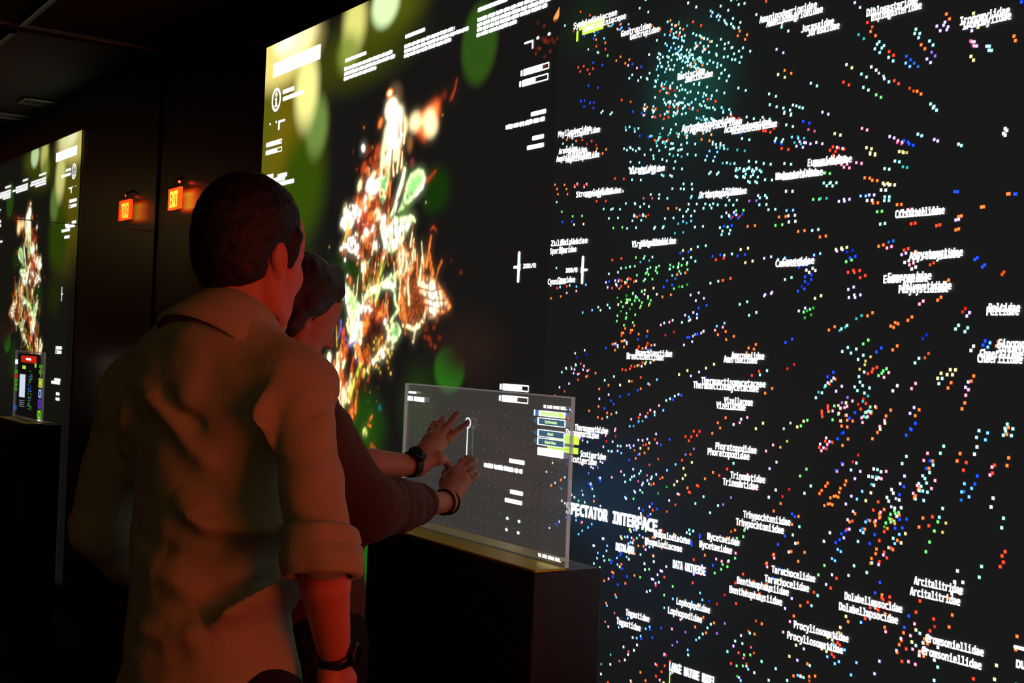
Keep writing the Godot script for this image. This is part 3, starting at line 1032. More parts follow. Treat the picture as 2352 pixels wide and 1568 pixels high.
	for k in 14:
		var q: Vector2 = Vector2(-3.4255, 1.6408) + Vector2(rng.randfn(0.0, 0.045), rng.randfn(0.0, 0.07))
		c.stroke([q, q + Vector2(rng.randf_range(-0.02, 0.03), rng.randf_range(0.04, 0.10))], 0.006, 0.003, [orange, red, cream][rng.randi() % 3])
	c.stroke([Vector2(-3.5074, 1.7102), Vector2(-3.4941, 1.6552), Vector2(-3.4747, 1.5937)], 0.011, 0.016, orange * 0.8)
	c.stroke([Vector2(-3.4591, 1.5760), Vector2(-3.4193, 1.5667), Vector2(-3.3817, 1.5763), Vector2(-3.3561, 1.5936), Vector2(-3.3476, 1.6201)], 0.006, 0.007, cream)
	for k in 20:
		c.blob(Vector2(-3.3204, 1.5804) + Vector2(rng.randfn(0.0, 0.05), rng.randfn(0.0, 0.025)), 0.012, 0.010, red * 0.6, 0.7)
	c.stroke([Vector2(-3.3353, 1.7958), Vector2(-3.3249, 1.7650), Vector2(-3.3116, 1.7316)], 0.006, 0.010, orange * 0.8)
	c.stroke([Vector2(-3.2600, 1.7691), Vector2(-3.2788, 1.7463), Vector2(-3.2895, 1.7179)], 0.005, 0.003, orange * 0.6)
	c.stroke([Vector2(-3.2986, 1.8625), Vector2(-3.3181, 1.8768), Vector2(-3.3359, 1.8673)], 0.004, 0.003, red)
	c.stroke([Vector2(-3.3187, 2.0457), Vector2(-3.3439, 2.0309), Vector2(-3.3697, 2.0201)], 0.005, 0.008, red * 0.8)
	c.blob(Vector2(-3.1469, 1.7329), 0.0147, 0.0102, dark_red, 0.8)
	c.blob(Vector2(-3.2042, 1.7694), 0.0101, 0.0064, dark_red, 0.8)
	for k in 40:
		var q: Vector2 = Vector2(-3.4920, 1.7645) + Vector2(rng.randfn(0.0, 0.035), rng.randfn(0.0, 0.05))
		c.stroke([q, q + Vector2(rng.randfn(0.0, 0.012), rng.randf_range(0.015, 0.05))], 0.004, 0.002, [cream, orange, dark_red, red][rng.randi() % 4])
	for k in 60:
		var q: Vector2 = Vector2(-3.6812, 1.5583) + Vector2(rng.randfn(0.0, 0.075), rng.randfn(0.0, 0.075))
		c.stroke([q, q + Vector2(rng.randfn(0.0, 0.010), rng.randf_range(0.015, 0.055))], 0.006, 0.003, [orange, red, red, dark_red, cream, orange * 0.7][rng.randi() % 6])
	# green and white tangle
	c.stroke([Vector2(-3.6777, 1.6577), Vector2(-3.6503, 1.6926), Vector2(-3.6219, 1.7131), Vector2(-3.5764, 1.7370), Vector2(-3.5461, 1.7250), Vector2(-3.5519, 1.6906), Vector2(-3.5396, 1.6489), Vector2(-3.5175, 1.6280), Vector2(-3.5447, 1.6075), Vector2(-3.5666, 1.5895)], 0.007, 0.006, mint * 0.8)
	c.patch([Vector2(-3.6519, 1.7110), Vector2(-3.6051, 1.7267), Vector2(-3.5601, 1.7185), Vector2(-3.5319, 1.6943), Vector2(-3.5511, 1.6809), Vector2(-3.5878, 1.6983), Vector2(-3.6262, 1.6935)], mint, white, 0.012, 0.6, n, 0.006)
	c.stroke([Vector2(-3.6402, 1.7841), Vector2(-3.6553, 1.7493), Vector2(-3.6692, 1.7001), Vector2(-3.6765, 1.6435)], 0.010, 0.006, yellow)
	c.stroke([Vector2(-3.7537, 1.6702), Vector2(-3.7115, 1.6896), Vector2(-3.6690, 1.6973)], 0.010, 0.012, mint)
	c.patch([Vector2(-3.9111, 1.7129), Vector2(-3.8915, 1.7184), Vector2(-3.8592, 1.6925), Vector2(-3.8104, 1.6595), Vector2(-3.7830, 1.6417), Vector2(-3.7507, 1.6370), Vector2(-3.7932, 1.6127), Vector2(-3.8643, 1.6042), Vector2(-3.8841, 1.6383)], mint, hdr(0.55, 1.0, 0.30), 0.03, 0.25, n, 0.006)
	c.stroke([Vector2(-3.9078, 1.7128), Vector2(-3.8895, 1.6605), Vector2(-3.8610, 1.6042)], 0.009, 0.008, white)
	c.patch([Vector2(-3.7830, 1.6417), Vector2(-3.7195, 1.6396), Vector2(-3.6966, 1.6266), Vector2(-3.7264, 1.6124), Vector2(-3.7811, 1.6214)], white, white, 0.02, 0.0, null, 0.008)
	c.patch([Vector2(-3.5634, 1.5868), Vector2(-3.5167, 1.5841), Vector2(-3.4945, 1.5595), Vector2(-3.5179, 1.5319), Vector2(-3.5515, 1.5176), Vector2(-3.5686, 1.5451)], mint, hdr(0.05, 0.45, 0.04), 0.03, 0.2, n, 0.006)
	c.patch([Vector2(-3.7475, 1.6010), Vector2(-3.6737, 1.6122), Vector2(-3.6168, 1.5867), Vector2(-3.5893, 1.5449), Vector2(-3.5975, 1.5030), Vector2(-3.6428, 1.4711), Vector2(-3.6970, 1.4584), Vector2(-3.7384, 1.5004), Vector2(-3.7619, 1.5505)], hdr(0.03, 0.012, 0.008), hdr(0.05, 0.015, 0.008), 0.03, 0.6, n, 0.015)
	c.patch([Vector2(-3.7676, 1.6126), Vector2(-3.7192, 1.6368), Vector2(-3.7079, 1.5795), Vector2(-3.7359, 1.5435), Vector2(-3.7683, 1.5504)], red, orange, 0.02, 0.6, n, 0.01)
	c.patch([Vector2(-3.6878, 1.6322), Vector2(-3.6217, 1.6429), Vector2(-3.5948, 1.6077), Vector2(-3.6291, 1.5895), Vector2(-3.6720, 1.5938)], red, hdr(1.6, 0.5, 0.1), 0.04, 0.3, n, 0.015)
	c.patch([Vector2(-3.6548, 1.5372), Vector2(-3.6197, 1.5516), Vector2(-3.6047, 1.5168), Vector2(-3.6393, 1.4994), Vector2(-3.6641, 1.5046)], red * 0.5, red, 0.03, 0.5, n, 0.01)
	c.patch([Vector2(-3.7491, 1.5146), Vector2(-3.7015, 1.5082), Vector2(-3.6846, 1.4587), Vector2(-3.7178, 1.4464), Vector2(-3.7554, 1.4785)], red * 0.7, orange * 0.7, 0.03, 0.9, fine, 0.01)
	for k in [[Vector2(-3.6051, 1.5895), 0], [Vector2(-3.5887, 1.5728), 1], [Vector2(-3.5753, 1.5548), 2], [Vector2(-3.5739, 1.5381), 3], [Vector2(-3.5813, 1.5213), 4], [Vector2(-3.6038, 1.5070), 5], [Vector2(-3.6207, 1.4941), 6], [Vector2(-3.6407, 1.4810), 7], [Vector2(-3.6579, 1.4694), 8], [Vector2(-3.6754, 1.4590), 9], [Vector2(-3.5509, 1.5107), 10], [Vector2(-3.5791, 1.4963), 11], [Vector2(-3.6076, 1.4818), 12], [Vector2(-3.6338, 1.4714), 13]]:
		c.blob(k[0], 0.016, 0.014, cream if k[1] % 3 else white, 0.6)
	for k in 40:
		c.blob(Vector2(-3.6234, 1.4913) + Vector2(rng.randfn(0.0, 0.045), rng.randfn(0.0, 0.03)), 0.008, 0.007, yellow * rng.randf_range(0.3, 1.0), 0.6)
	# pale fingers
	for q in [[Vector2(-3.8704, 1.5983), Vector2(-3.8464, 1.5542), 0.010], [Vector2(-3.8511, 1.6042), Vector2(-3.8296, 1.5500), 0.011], [Vector2(-3.8308, 1.5983), Vector2(-3.8088, 1.5356), 0.010], [Vector2(-3.8061, 1.6128), Vector2(-3.7965, 1.5430), 0.016], [Vector2(-3.7741, 1.5794), Vector2(-3.7752, 1.5214), 0.012], [Vector2(-3.8785, 1.5791), Vector2(-3.8371, 1.5250), 0.008]]:
		c.stroke([q[0], q[1], Vector2(-3.8028, 1.5065)], q[2], 0.008, cream)
	for q in [[Vector2(-3.8061, 1.6128), Vector2(-3.7972, 1.5502), 0.012], [Vector2(-3.8198, 1.5500), Vector2(-3.7906, 1.5140), 0.014]]:
		c.stroke([q[0], q[1]], q[2], q[2], white)
	c.stroke([Vector2(-3.7932, 1.5067), Vector2(-3.7745, 1.4780), Vector2(-3.7531, 1.4540)], 0.016, 0.010, orange)
	# violet tendrils
	var violet := hdr(0.14, 0.17, 0.75)
	c.stroke([Vector2(-3.9266, 1.5894), Vector2(-3.9276, 1.5641), Vector2(-3.9418, 1.5341)], 0.008, 0.004, violet)
	c.stroke([Vector2(-3.9208, 1.5641), Vector2(-3.8982, 1.5390), Vector2(-3.8631, 1.5202)], 0.006, 0.004, violet * 0.8)
	c.stroke([Vector2(-3.9065, 1.5196), Vector2(-3.8783, 1.5052), Vector2(-3.8456, 1.5102), Vector2(-3.8139, 1.5209)], 0.004, 0.006, violet * 0.9)
	c.blob(Vector2(-3.7792, 1.4591), 0.0320, 0.0144, violet * 0.4, 0.8)
	# the lower flower
	for q in [[Vector2(-4.0082, 1.4683), Vector2(-3.9958, 1.3749)], [Vector2(-3.9715, 1.3759), Vector2(-3.9401, 1.4444)], [Vector2(-3.9226, 1.4747), Vector2(-3.9134, 1.4496)], [Vector2(-4.0445, 1.4415), Vector2(-4.0013, 1.3596)], [Vector2(-3.9832, 1.3528), Vector2(-3.9551, 1.4215)]]:
		c.stroke([q[0], q[1]], 0.016, 0.010, cream)
		c.stroke([q[0], q[1]], 0.008, 0.006, white)
	c.patch([Vector2(-3.9509, 1.3768), Vector2(-3.9042, 1.4232), Vector2(-3.8727, 1.4095), Vector2(-3.8560, 1.3733), Vector2(-3.8965, 1.3420), Vector2(-3.9412, 1.3473)], red, orange, 0.03, 0.9, n, 0.01)
	for k in 45:
		var q: Vector2 = Vector2(-3.9019, 1.3269) + Vector2(rng.randfn(0.0, 0.06), rng.randfn(0.0, 0.11))
		c.stroke([q, q + Vector2(rng.randfn(0.0, 0.012), rng.randf_range(0.02, 0.07))], 0.010, 0.006, [orange, red, cream, orange * 0.7, cream * 0.8][rng.randi() % 5])
	for q in [Vector2(-3.9522, 1.3542), Vector2(-3.8805, 1.3501), Vector2(-3.8718, 1.3284), Vector2(-3.9241, 1.3109), Vector2(-3.8997, 1.2677), Vector2(-3.8490, 1.3692)]:
		c.blob(q, 0.026, 0.022, cream, 0.6)
	c.stroke([Vector2(-3.7653, 1.4479), Vector2(-3.7935, 1.4050), Vector2(-3.8226, 1.3674), Vector2(-3.8359, 1.3346)], 0.009, 0.012, hdr(0.75, 0.70, 0.08))
	c.stroke([Vector2(-3.9721, 1.3458), Vector2(-3.9803, 1.3229), Vector2(-3.9885, 1.2998)], 0.006, 0.006, yellow * 0.8)
	c.patch([Vector2(-3.8261, 1.3351), Vector2(-3.8036, 1.3028), Vector2(-3.7938, 1.2671), Vector2(-3.8179, 1.2466), Vector2(-3.8393, 1.2642), Vector2(-3.8335, 1.3084)], red, orange, 0.02, 0.6, n, 0.008)
	c.patch([Vector2(-3.8883, 1.2906), Vector2(-3.8630, 1.2700), Vector2(-3.8478, 1.2490), Vector2(-3.8856, 1.2612)], orange, cream, 0.02, 0.4, n, 0.008)
	c.blob(Vector2(-3.7136, 1.2266), 0.0218, 0.0199, hdr(0.75, 0.85, 0.20), 0.5)
	c.blob(Vector2(-3.6167, 1.3121), 0.0150, 0.0139, hdr(0.02, 0.16, 0.18), 0.6)
	c.stroke([Vector2(-3.6688, 1.2822), Vector2(-3.6860, 1.2669), Vector2(-3.6940, 1.2522), Vector2(-3.6751, 1.2492)], 0.005, 0.004, orange * 0.7)
	c.stroke([Vector2(-3.6665, 1.1876), Vector2(-3.6412, 1.1784), Vector2(-3.6339, 1.1650)], 0.010, 0.006, orange * 0.3)
	c.stroke([Vector2(-3.7379, 1.4257), Vector2(-3.7429, 1.4112), Vector2(-3.7495, 1.4138)], 0.010, 0.006, yellow)
	c.stroke([Vector2(-3.7019, 1.4440), Vector2(-3.7062, 1.4225)], 0.008, 0.006, yellow * 0.7)
	c.roughen(Vector2(-4.0402, 1.2133), Vector2(-3.2068, 1.9921), fine, n)
	c.soften(Vector2(-4.1006, 1.0936), Vector2(-3.1508, 2.3178), 1, 2, 0.0)
	c.soften(Vector2(-4.1006, 1.0936), Vector2(-3.1508, 2.3178), 8, 2, 0.80)
	# sparks at the upper right corner
	c.stroke([Vector2(-2.7182, 2.3878), Vector2(-2.6979, 2.4066), Vector2(-2.6788, 2.4117), Vector2(-2.6703, 2.4009), Vector2(-2.6714, 2.3875)], 0.009, 0.007, hdr(1.1, 0.42, 0.12))
	for k in 22:
		var q: Vector2 = Vector2(-2.7427, 2.3696).lerp(Vector2(-2.7617, 2.2943), rng.randf()) + Vector2(rng.randfn(0.0, 0.03), rng.randfn(0.0, 0.02))
		c.blob(q, 0.009, 0.007, dark_red * rng.randf_range(0.4, 1.4), 0.7)

# the middle screen: names and coloured points, everything doubled by a slightly smaller copy about one centre
const ZOOM_AT := Vector2(-1.235, 1.80)
const ZOOM := 0.9705

func data_screen() -> void:
	var x0 := -2.700
	var x1 := 0.25
	var t := thing("led_screen", "wide black LED screen scattered with coloured points and white scientific names", "screen", Vector3(-1.225, SCREEN_FOOT, FACE_Z))
	case_of(t, x0, x1)
	var c := Canvas.new(Vector2(x0, SCREEN_FOOT), Vector2(x1, SCREEN_TOP), 0.006, hdr(0.0092, 0.0092, 0.0092))
	for q in [Vector2(-2.1680, 2.1706), Vector2(-2.2085, 2.0973), Vector2(-2.1499, 2.1084)]:
		c.blob(q, 0.20, 0.17, hdr(0.0, 0.016, 0.011), 0.9, true)
	c.blob(Vector2(-2.2026, 1.9966), 0.36, 0.5, hdr(0.0, 0.003, 0.004), 0.9, true)
	c.blob(Vector2(-2.4612, 1.1818), 0.34, 0.22, hdr(0.0, 0.011, 0.028), 0.95, true)
	c.blob(Vector2(-2.2703, 1.0612), 0.45, 0.34, hdr(0.0, 0.004, 0.010), 0.95, true)
	c.blob(Vector2(-2.5301, 1.1416), 0.10, 0.08, hdr(0.008, 0.022, 0.034), 0.95, true)
	c.blob(Vector2(-2.5726, 2.3442), 0.16, 0.12, hdr(0.0, 0.010, 0.0), 0.95, true)
	screen_face(t, Vector2(x0, SCREEN_FOOT), Vector2(x1, SCREEN_TOP), picture("data_picture", c), "lit_face", 0.79)
	var z := FACE_Z + 0.0016
	var names := [
		["Amanipodagrionidae", Vector3(-1.9563, 2.2313, 0.1609)], ["Jurasaidae", Vector3(-1.8346, 2.1883, 0.0862)], ["Diplogasteridae", Vector3(-1.6647, 2.1867, 0.1201)], ["Ironomyiidae", Vector3(-1.4488, 2.1278, 0.1000)],
		["Eumunididae", Vector3(-1.8028, 1.9109, 0.1002)], ["Maimetshidae", Vector3(-1.8915, 1.8920, 0.1130)], ["Cristatellidae", Vector3(-1.5776, 1.7909, 0.1024)], ["Apystomyiidae", Vector3(-1.5420, 1.7110, 0.1101)],
		["Eomeropidae", Vector3(-1.5996, 1.6698, 0.1003)], ["Polycystididae", Vector3(-1.5631, 1.6502, 0.1090)], ["Peltidae", Vector3(-1.3723, 1.6083, 0.0622)], ["Sinopyrophoridae", Vector3(-1.3497, 1.5452, 0.1297)], ["Chaerilidae", Vector3(-1.3873, 1.5263, 0.0871)],
		["Canacidae", Vector3(-1.8820, 1.7102, 0.0893)], ["Virgulinellidae", Vector3(-2.3575, 1.7741, 0.1286)], ["Orthopsyllidae", Vector3(-2.1248, 1.8724, 0.1261)], ["Miturgidae", Vector3(-2.3767, 1.9510, 0.0969)], ["Strongyloididae", Vector3(-2.5904, 1.9123, 0.1468)],
		["Phyllophoridae", Vector3(-2.6813, 2.0766, 0.1407)], ["Araneidae", Vector3(-2.6744, 2.0315, 0.0798)], ["Amphisopodidae", Vector3(-2.6847, 2.0122, 0.1447)], ["Zulphidae", Vector3(-2.6933, 1.7934, 0.1182)], ["Sparidae", Vector3(-2.6958, 1.7730, 0.0734)], ["Cyonidae", Vector3(-2.7002, 1.6934, 0.0774)],
		["Baetiscidae", Vector3(-2.2146, 2.1514, 0.0912)], ["Agrophytocoridae", Vector3(-2.1940, 2.0295, 0.1719)], ["Acanthochermidae", Vector3(-2.0523, 2.0095, 0.1384)], ["Symbiodiniaceae", Vector3(-2.6307, 2.3500, 0.1784)], ["Geotrupidae", Vector3(-2.4316, 2.2919, 0.1122)],
		["Branchinectidae", Vector3(-2.3608, 1.5077, 0.1339)], ["Ameroseiidae", Vector3(-2.0261, 1.5088, 0.1004)], ["Thermoactinomycetaceae", Vector3(-2.1209, 1.4491, 0.2022)], ["Vizellaceae", Vector3(-2.0438, 1.4078, 0.0886)],
		["Phoratopodidae", Vector3(-2.0658, 1.3054, 0.1278)], ["Trinematidae", Vector3(-2.0142, 1.2451, 0.1051)], ["Trhypochtoniidae", Vector3(-1.9696, 1.1646, 0.1379)], ["Mycetaeidae", Vector3(-2.0810, 1.1011, 0.1016)], ["Rhopalodiaceae", Vector3(-2.2667, 1.0809, 0.1278)],
		["Tarachocelidae", Vector3(-1.8791, 1.0597, 0.1214)], ["Bentheuphausiidae", Vector3(-1.9816, 1.0192, 0.1526)], ["Lophopodidae", Vector3(-2.1765, 0.9375, 0.1119)], ["Tegastidae", Vector3(-2.3596, 0.8768, 0.0879)],
		["Dolabellopsocidae", Vector3(-1.6780, 1.0400, 0.1397)], ["Arcitalitridae", Vector3(-1.5124, 1.0989, 0.1067)], ["Procyliosomatidae", Vector3(-1.8102, 0.9572, 0.1449)], ["Crowsoniellidae", Vector3(-1.4819, 0.9976, 0.1238)],
		["Thermognathidae", Vector3(-2.5969, 1.3095, 0.1380)], ["Scutigeridae", Vector3(-2.5682, 1.2436, 0.1048)],
	]
	for e in names:
		var v: Vector3 = e[1]
		caption(t, e[0], v, 0.0140, 0.00075, M.screen_white, z)
		var q := ZOOM_AT + (Vector2(v.x, v.y) - ZOOM_AT) * ZOOM
		caption(t, e[0], Vector3(q.x, q.y, v.z * ZOOM), 0.0137, 0.00075, M.screen_white, z + 0.0003)
	for e in [["SPECTATOR INTERFACE.", Vector3(-2.5785, 1.1193, 0.3654), 0.026, 0.0022], ["DATALAND", Vector3(-2.3740, 1.0518, 0.0675), 0.0165, 0.0012], ["DATA UNIVERSE", Vector3(-2.1663, 1.0434, 0.1069), 0.0165, 0.0011], ["LARGE NATURE MODEL.", Vector3(-2.1647, 0.8135, 0.1554), 0.0175, 0.0013], ["DU", Vector3(-1.2903, 1.0166, 0.0164), 0.012, 0.001]]:
		caption(t, e[0], e[1], e[2], e[3], M.screen_cool_white, z)
	var st := surface()
	for r in [Vector3(-2.5866, 1.0445, 0.0720), Vector3(-1.2972, 1.0435, 0.0351)]:
		st = surface()
		pill(st, r.x, r.y - 0.0032, r.x + r.z, r.y + 0.0032, z, 0.003)
	var cr: Vector2 = Vector2(-2.5518, 1.7192)
	pill(st, cr.x - 0.005, cr.y - 0.036, cr.x + 0.005, cr.y + 0.036, z, 0.005)
	pill(st, cr.x - 0.008, cr.y - 0.010, cr.x + 0.003, cr.y + 0.010, z, 0.006)
	obj("cross_mark", st.commit(), M.screen_cool_white, t, -t.position)
	st = surface()
	pill(st, cr.x - 0.006, cr.y - 0.0035, cr.x + 0.022, cr.y + 0.0035, z + 0.0002, 0.006)
	obj("cross_tick", st.commit(), M.screen_cool_white, t, -t.position)
	caption(t, "200/0", Vector3(-2.6227, 1.7205, 0.0487), 0.0100, 0.0012, M.screen_cool_white, z)
	# lime bars behind the names at the left edge, and a lime dash
	for r in [[Vector3(-2.5936, 2.3272, 0.0887), 0.017], [Vector3(-2.6077, 2.3421, 0.1053), 0.018], [Vector3(-2.6686, 1.2919, 0.1304), 0.024], [Vector3(-2.6746, 1.2644, 0.1345), 0.016]]:
		st = surface()
		pill(st, r[0].x, r[0].y - r[1] / 2, r[0].x + r[0].z, r[0].y + r[1] / 2, z - 0.0003, 0.003)
		obj("lime_bar", st.commit(), M.screen_lime, t, -t.position)
	st = surface()
	var d: Vector2 = Vector2(-2.6137, 2.3209)
	pill(st, d.x - 0.004, d.y - 0.014, d.x + 0.004, d.y + 0.014, z, 0.003)
	obj("lime_bar", st.commit(), M.screen_lime, t, -t.position)
	st = surface()
	d = Vector2(-2.1631, 0.7864)
	pill(st, d.x - 0.0018, d.y - 0.020, d.x + 0.0018, d.y + 0.016, z, 0.001)
	obj("lime_bar", st.commit(), M.screen_lime, t, -t.position)
	points(t, x0, x1)

func points(on: Node3D, x0: float, x1: float) -> void:
	# red, orange, yellow, lime green, cyan, sky blue, deep blue, violet white, pink, white
	var cols := [Color(1.0, 0.17, 0.10), Color(1.0, 0.36, 0.12), Color(0.95, 0.88, 0.42), Color(0.20, 0.78, 0.25), Color(0.25, 0.84, 0.84), Color(0.12, 0.50, 1.0), Color(0.06, 0.20, 0.95), Color(0.66, 0.50, 1.0), Color(1.0, 0.42, 0.62), Color(0.92, 0.94, 1.0)]
	var cores := [Color(1.0, 0.30, 0.16), Color(1.0, 0.52, 0.22), Color(1.0, 0.97, 0.75), Color(0.50, 1.0, 0.52), Color(0.85, 1.0, 1.0), Color(0.50, 0.85, 1.0), Color(0.10, 0.32, 1.0), Color(0.97, 0.92, 1.0), Color(1.0, 0.70, 0.80), Color(1, 1, 1)]
	var T := [4, 4, 4, 4, 4, 4, 4, 4, 4, 4, 4, 4, 5, 0, 1]      # mostly cyan
	var X := [0, 0, 1, 1, 1, 2, 3, 4, 4, 4, 5, 6, 6, 7, 7, 8, 9]  # mixed
	var R := [0, 0, 1, 1, 1, 1, 6, 4, 5, 7, 9, 2, 3, 8]          # mostly red and orange
	var G := [3, 3, 3, 3, 4, 0, 1, 2, 7, 4]                      # greenish
	var B := [6, 6, 6, 5, 0, 1, 4, 3, 7]                         # dim blue
	# clusters: centre, spread across and up in metres, how many, palette
	var clusters := [
		[Vector2(-2.1698, 2.2005), 0.075, 0.055, 75, T], [Vector2(-2.2329, 2.1261), 0.085, 0.070, 80, T], [Vector2(-2.1919, 2.0700), 0.075, 0.050, 55, T], [Vector2(-2.2676, 2.0602), 0.05, 0.04, 20, T], [Vector2(-2.0702, 2.2069), 0.09, 0.07, 30, T], [Vector2(-2.0731, 2.2603), 0.09, 0.04, 18, T],
		[Vector2(-2.1569, 1.9765), 0.12, 0.050, 50, T], [Vector2(-2.2587, 1.9119), 0.10, 0.07, 34, T], [Vector2(-2.0264, 1.9096), 0.10, 0.07, 30, T], [Vector2(-2.2230, 1.8284), 0.12, 0.05, 30, T], [Vector2(-1.9500, 1.9670), 0.06, 0.06, 20, T], [Vector2(-1.8811, 1.8593), 0.08, 0.06, 16, T], [Vector2(-1.8915, 2.0601), 0.10, 0.10, 22, T], [Vector2(-1.8025, 1.9762), 0.10, 0.06, 14, X], [Vector2(-1.9942, 1.8128), 0.09, 0.05, 20, X],
		[Vector2(-2.3328, 1.6911), 0.09, 0.055, 44, G], [Vector2(-2.3707, 1.6400), 0.06, 0.035, 26, G], [Vector2(-2.5604, 1.5986), 0.10, 0.08, 16, X], [Vector2(-2.6003, 1.9209), 0.09, 0.10, 26, X], [Vector2(-2.5526, 2.0377), 0.09, 0.06, 14, X], [Vector2(-2.6227, 2.2587), 0.10, 0.14, 26, B], [Vector2(-2.4233, 2.2138), 0.10, 0.10, 14, R], [Vector2(-2.3979, 2.3468), 0.12, 0.05, 18, X], [Vector2(-2.1691, 1.6767), 0.06, 0.06, 18, X], [Vector2(-2.2229, 1.5679), 0.10, 0.06, 22, R],
		[Vector2(-1.9943, 1.5694), 0.09, 0.06, 18, X], [Vector2(-1.8266, 1.7480), 0.08, 0.06, 26, X], [Vector2(-1.8051, 1.6764), 0.07, 0.05, 22, R], [Vector2(-1.7019, 1.5543), 0.08, 0.06, 18, X], [Vector2(-1.7291, 1.4252), 0.07, 0.07, 20, X], [Vector2(-1.6037, 1.5144), 0.07, 0.06, 14, X], [Vector2(-2.3917, 1.4409), 0.10, 0.09, 34, R], [Vector2(-2.3698, 1.3584), 0.09, 0.08, 32, X], [Vector2(-2.3469, 1.2564), 0.11, 0.09, 44, X], [Vector2(-2.1582, 1.2347), 0.10, 0.09, 34, X], [Vector2(-2.4929, 1.1245), 0.12, 0.13, 44, R], [Vector2(-2.3669, 1.0467), 0.12, 0.10, 34, R],
		[Vector2(-2.6084, 1.1989), 0.07, 0.09, 26, R], [Vector2(-2.1474, 1.0504), 0.11, 0.10, 26, X], [Vector2(-2.3092, 0.9123), 0.10, 0.12, 40, R], [Vector2(-2.3502, 0.7806), 0.12, 0.08, 30, R], [Vector2(-2.0797, 0.8796), 0.12, 0.10, 34, X], [Vector2(-1.9215, 0.9497), 0.10, 0.09, 36, X], [Vector2(-1.8892, 1.2989), 0.09, 0.09, 30, R], [Vector2(-1.7224, 1.2887), 0.08, 0.08, 34, R], [Vector2(-1.6319, 1.2233), 0.07, 0.08, 26, X], [Vector2(-1.6614, 1.1694), 0.08, 0.08, 26, R], [Vector2(-1.8789, 1.1020), 0.08, 0.08, 24, R], [Vector2(-1.7331, 1.0476), 0.09, 0.08, 22, X],
		[Vector2(-1.5583, 1.1924), 0.06, 0.07, 26, R], [Vector2(-1.5308, 1.2442), 0.06, 0.05, 18, R], [Vector2(-1.3465, 1.2373), 0.06, 0.09, 30, R], [Vector2(-1.4104, 1.0834), 0.08, 0.10, 26, X], [Vector2(-1.3865, 1.3608), 0.06, 0.07, 16, X], [Vector2(-1.3024, 1.3975), 0.05, 0.07, 14, R], [Vector2(-1.7603, 0.9045), 0.10, 0.05, 22, X], [Vector2(-1.4793, 0.9606), 0.08, 0.04, 12, X], [Vector2(-1.6006, 2.1158), 0.07, 0.05, 10, X], [Vector2(-1.6195, 2.0777), 0.06, 0.06, 14, T], [Vector2(-1.4536, 2.0888), 0.07, 0.06, 12, R], [Vector2(-1.6873, 1.9362), 0.05, 0.05, 12, R], [Vector2(-1.5907, 1.9002), 0.06, 0.07, 18, X], [Vector2(-1.6398, 1.8387), 0.07, 0.06, 22, X], [Vector2(-1.5049, 1.9706), 0.07, 0.10, 14, X], [Vector2(-1.3749, 1.9223), 0.06, 0.10, 10, R], [Vector2(-1.6671, 1.7399), 0.07, 0.06, 14, R], [Vector2(-1.5029, 1.7077), 0.07, 0.07, 12, X], [Vector2(-1.4502, 1.5808), 0.08, 0.09, 14, R], [Vector2(-1.6711, 1.3696), 0.08, 0.07, 20, X], [Vector2(-1.5405, 1.4598), 0.08, 0.08, 18, X], [Vector2(-1.4063, 1.6193), 0.06, 0.08, 8, X],
	]
	var spots := []
	for k in clusters:
		var i := 0
		while i < int(k[3] * 0.72):
			var p: Vector2 = k[0] + Vector2(rng.randfn(0.0, k[1]), rng.randfn(0.0, k[2]))
			spots.append([p, k[4][rng.randi() % k[4].size()]])
			i += 1
			while rng.randf() < 0.35:                # short runs of the same colour
				p += Vector2(rng.randf_range(-0.02, 0.02), rng.randf_range(-0.016, 0.016))
				spots.append([p, spots[-1][1] if rng.randf() < 0.7 else k[4][rng.randi() % k[4].size()]])
				i += 1
	for k in 500:
		spots.append([Vector2(rng.randf_range(x0, x1), rng.randf_range(SCREEN_FOOT, SCREEN_TOP)), X[rng.randi() % X.size()]])
	var outer := []
	var inner := []
	for k in cols.size():
		outer.append(surface())
		inner.append(surface())
	var used := {}
	var z := FACE_Z + 0.0008
	for s in spots:
		var dim := rng.randf() < 0.12
		for copy in 2:
			var p: Vector2 = ZOOM_AT + (s[0] - ZOOM_AT) * (ZOOM if copy else 1.0)
			if p.x < x0 + 0.012 or p.x > x1 - 0.01 or p.y < SCREEN_FOOT + 0.01 or p.y > SCREEN_TOP - 0.01:
				continue
			var h := 0.0031 if not dim else 0.0026
			plate(outer[s[1]], p.x - h, p.y - h, p.x + h, p.y + h, z)
			if not dim:
				plate(inner[s[1]], p.x - h * 0.72, p.y - h * 0.72, p.x + h * 0.72, p.y + h * 0.72, z + 0.0003)
			used[s[1]] = true
	for k in cols.size():
		if not used.has(k):
			continue
		var o := obj("lit_points", outer[k].commit(), glow("point_%d" % k, cols[k], 1.0), on, -on.position)
		o.set_meta("kind", "stuff")
		var i2 := obj("lit_points", inner[k].commit(), glow("point_core_%d" % k, cores[k], 1.9), on, -on.position)
		i2.set_meta("kind", "stuff")

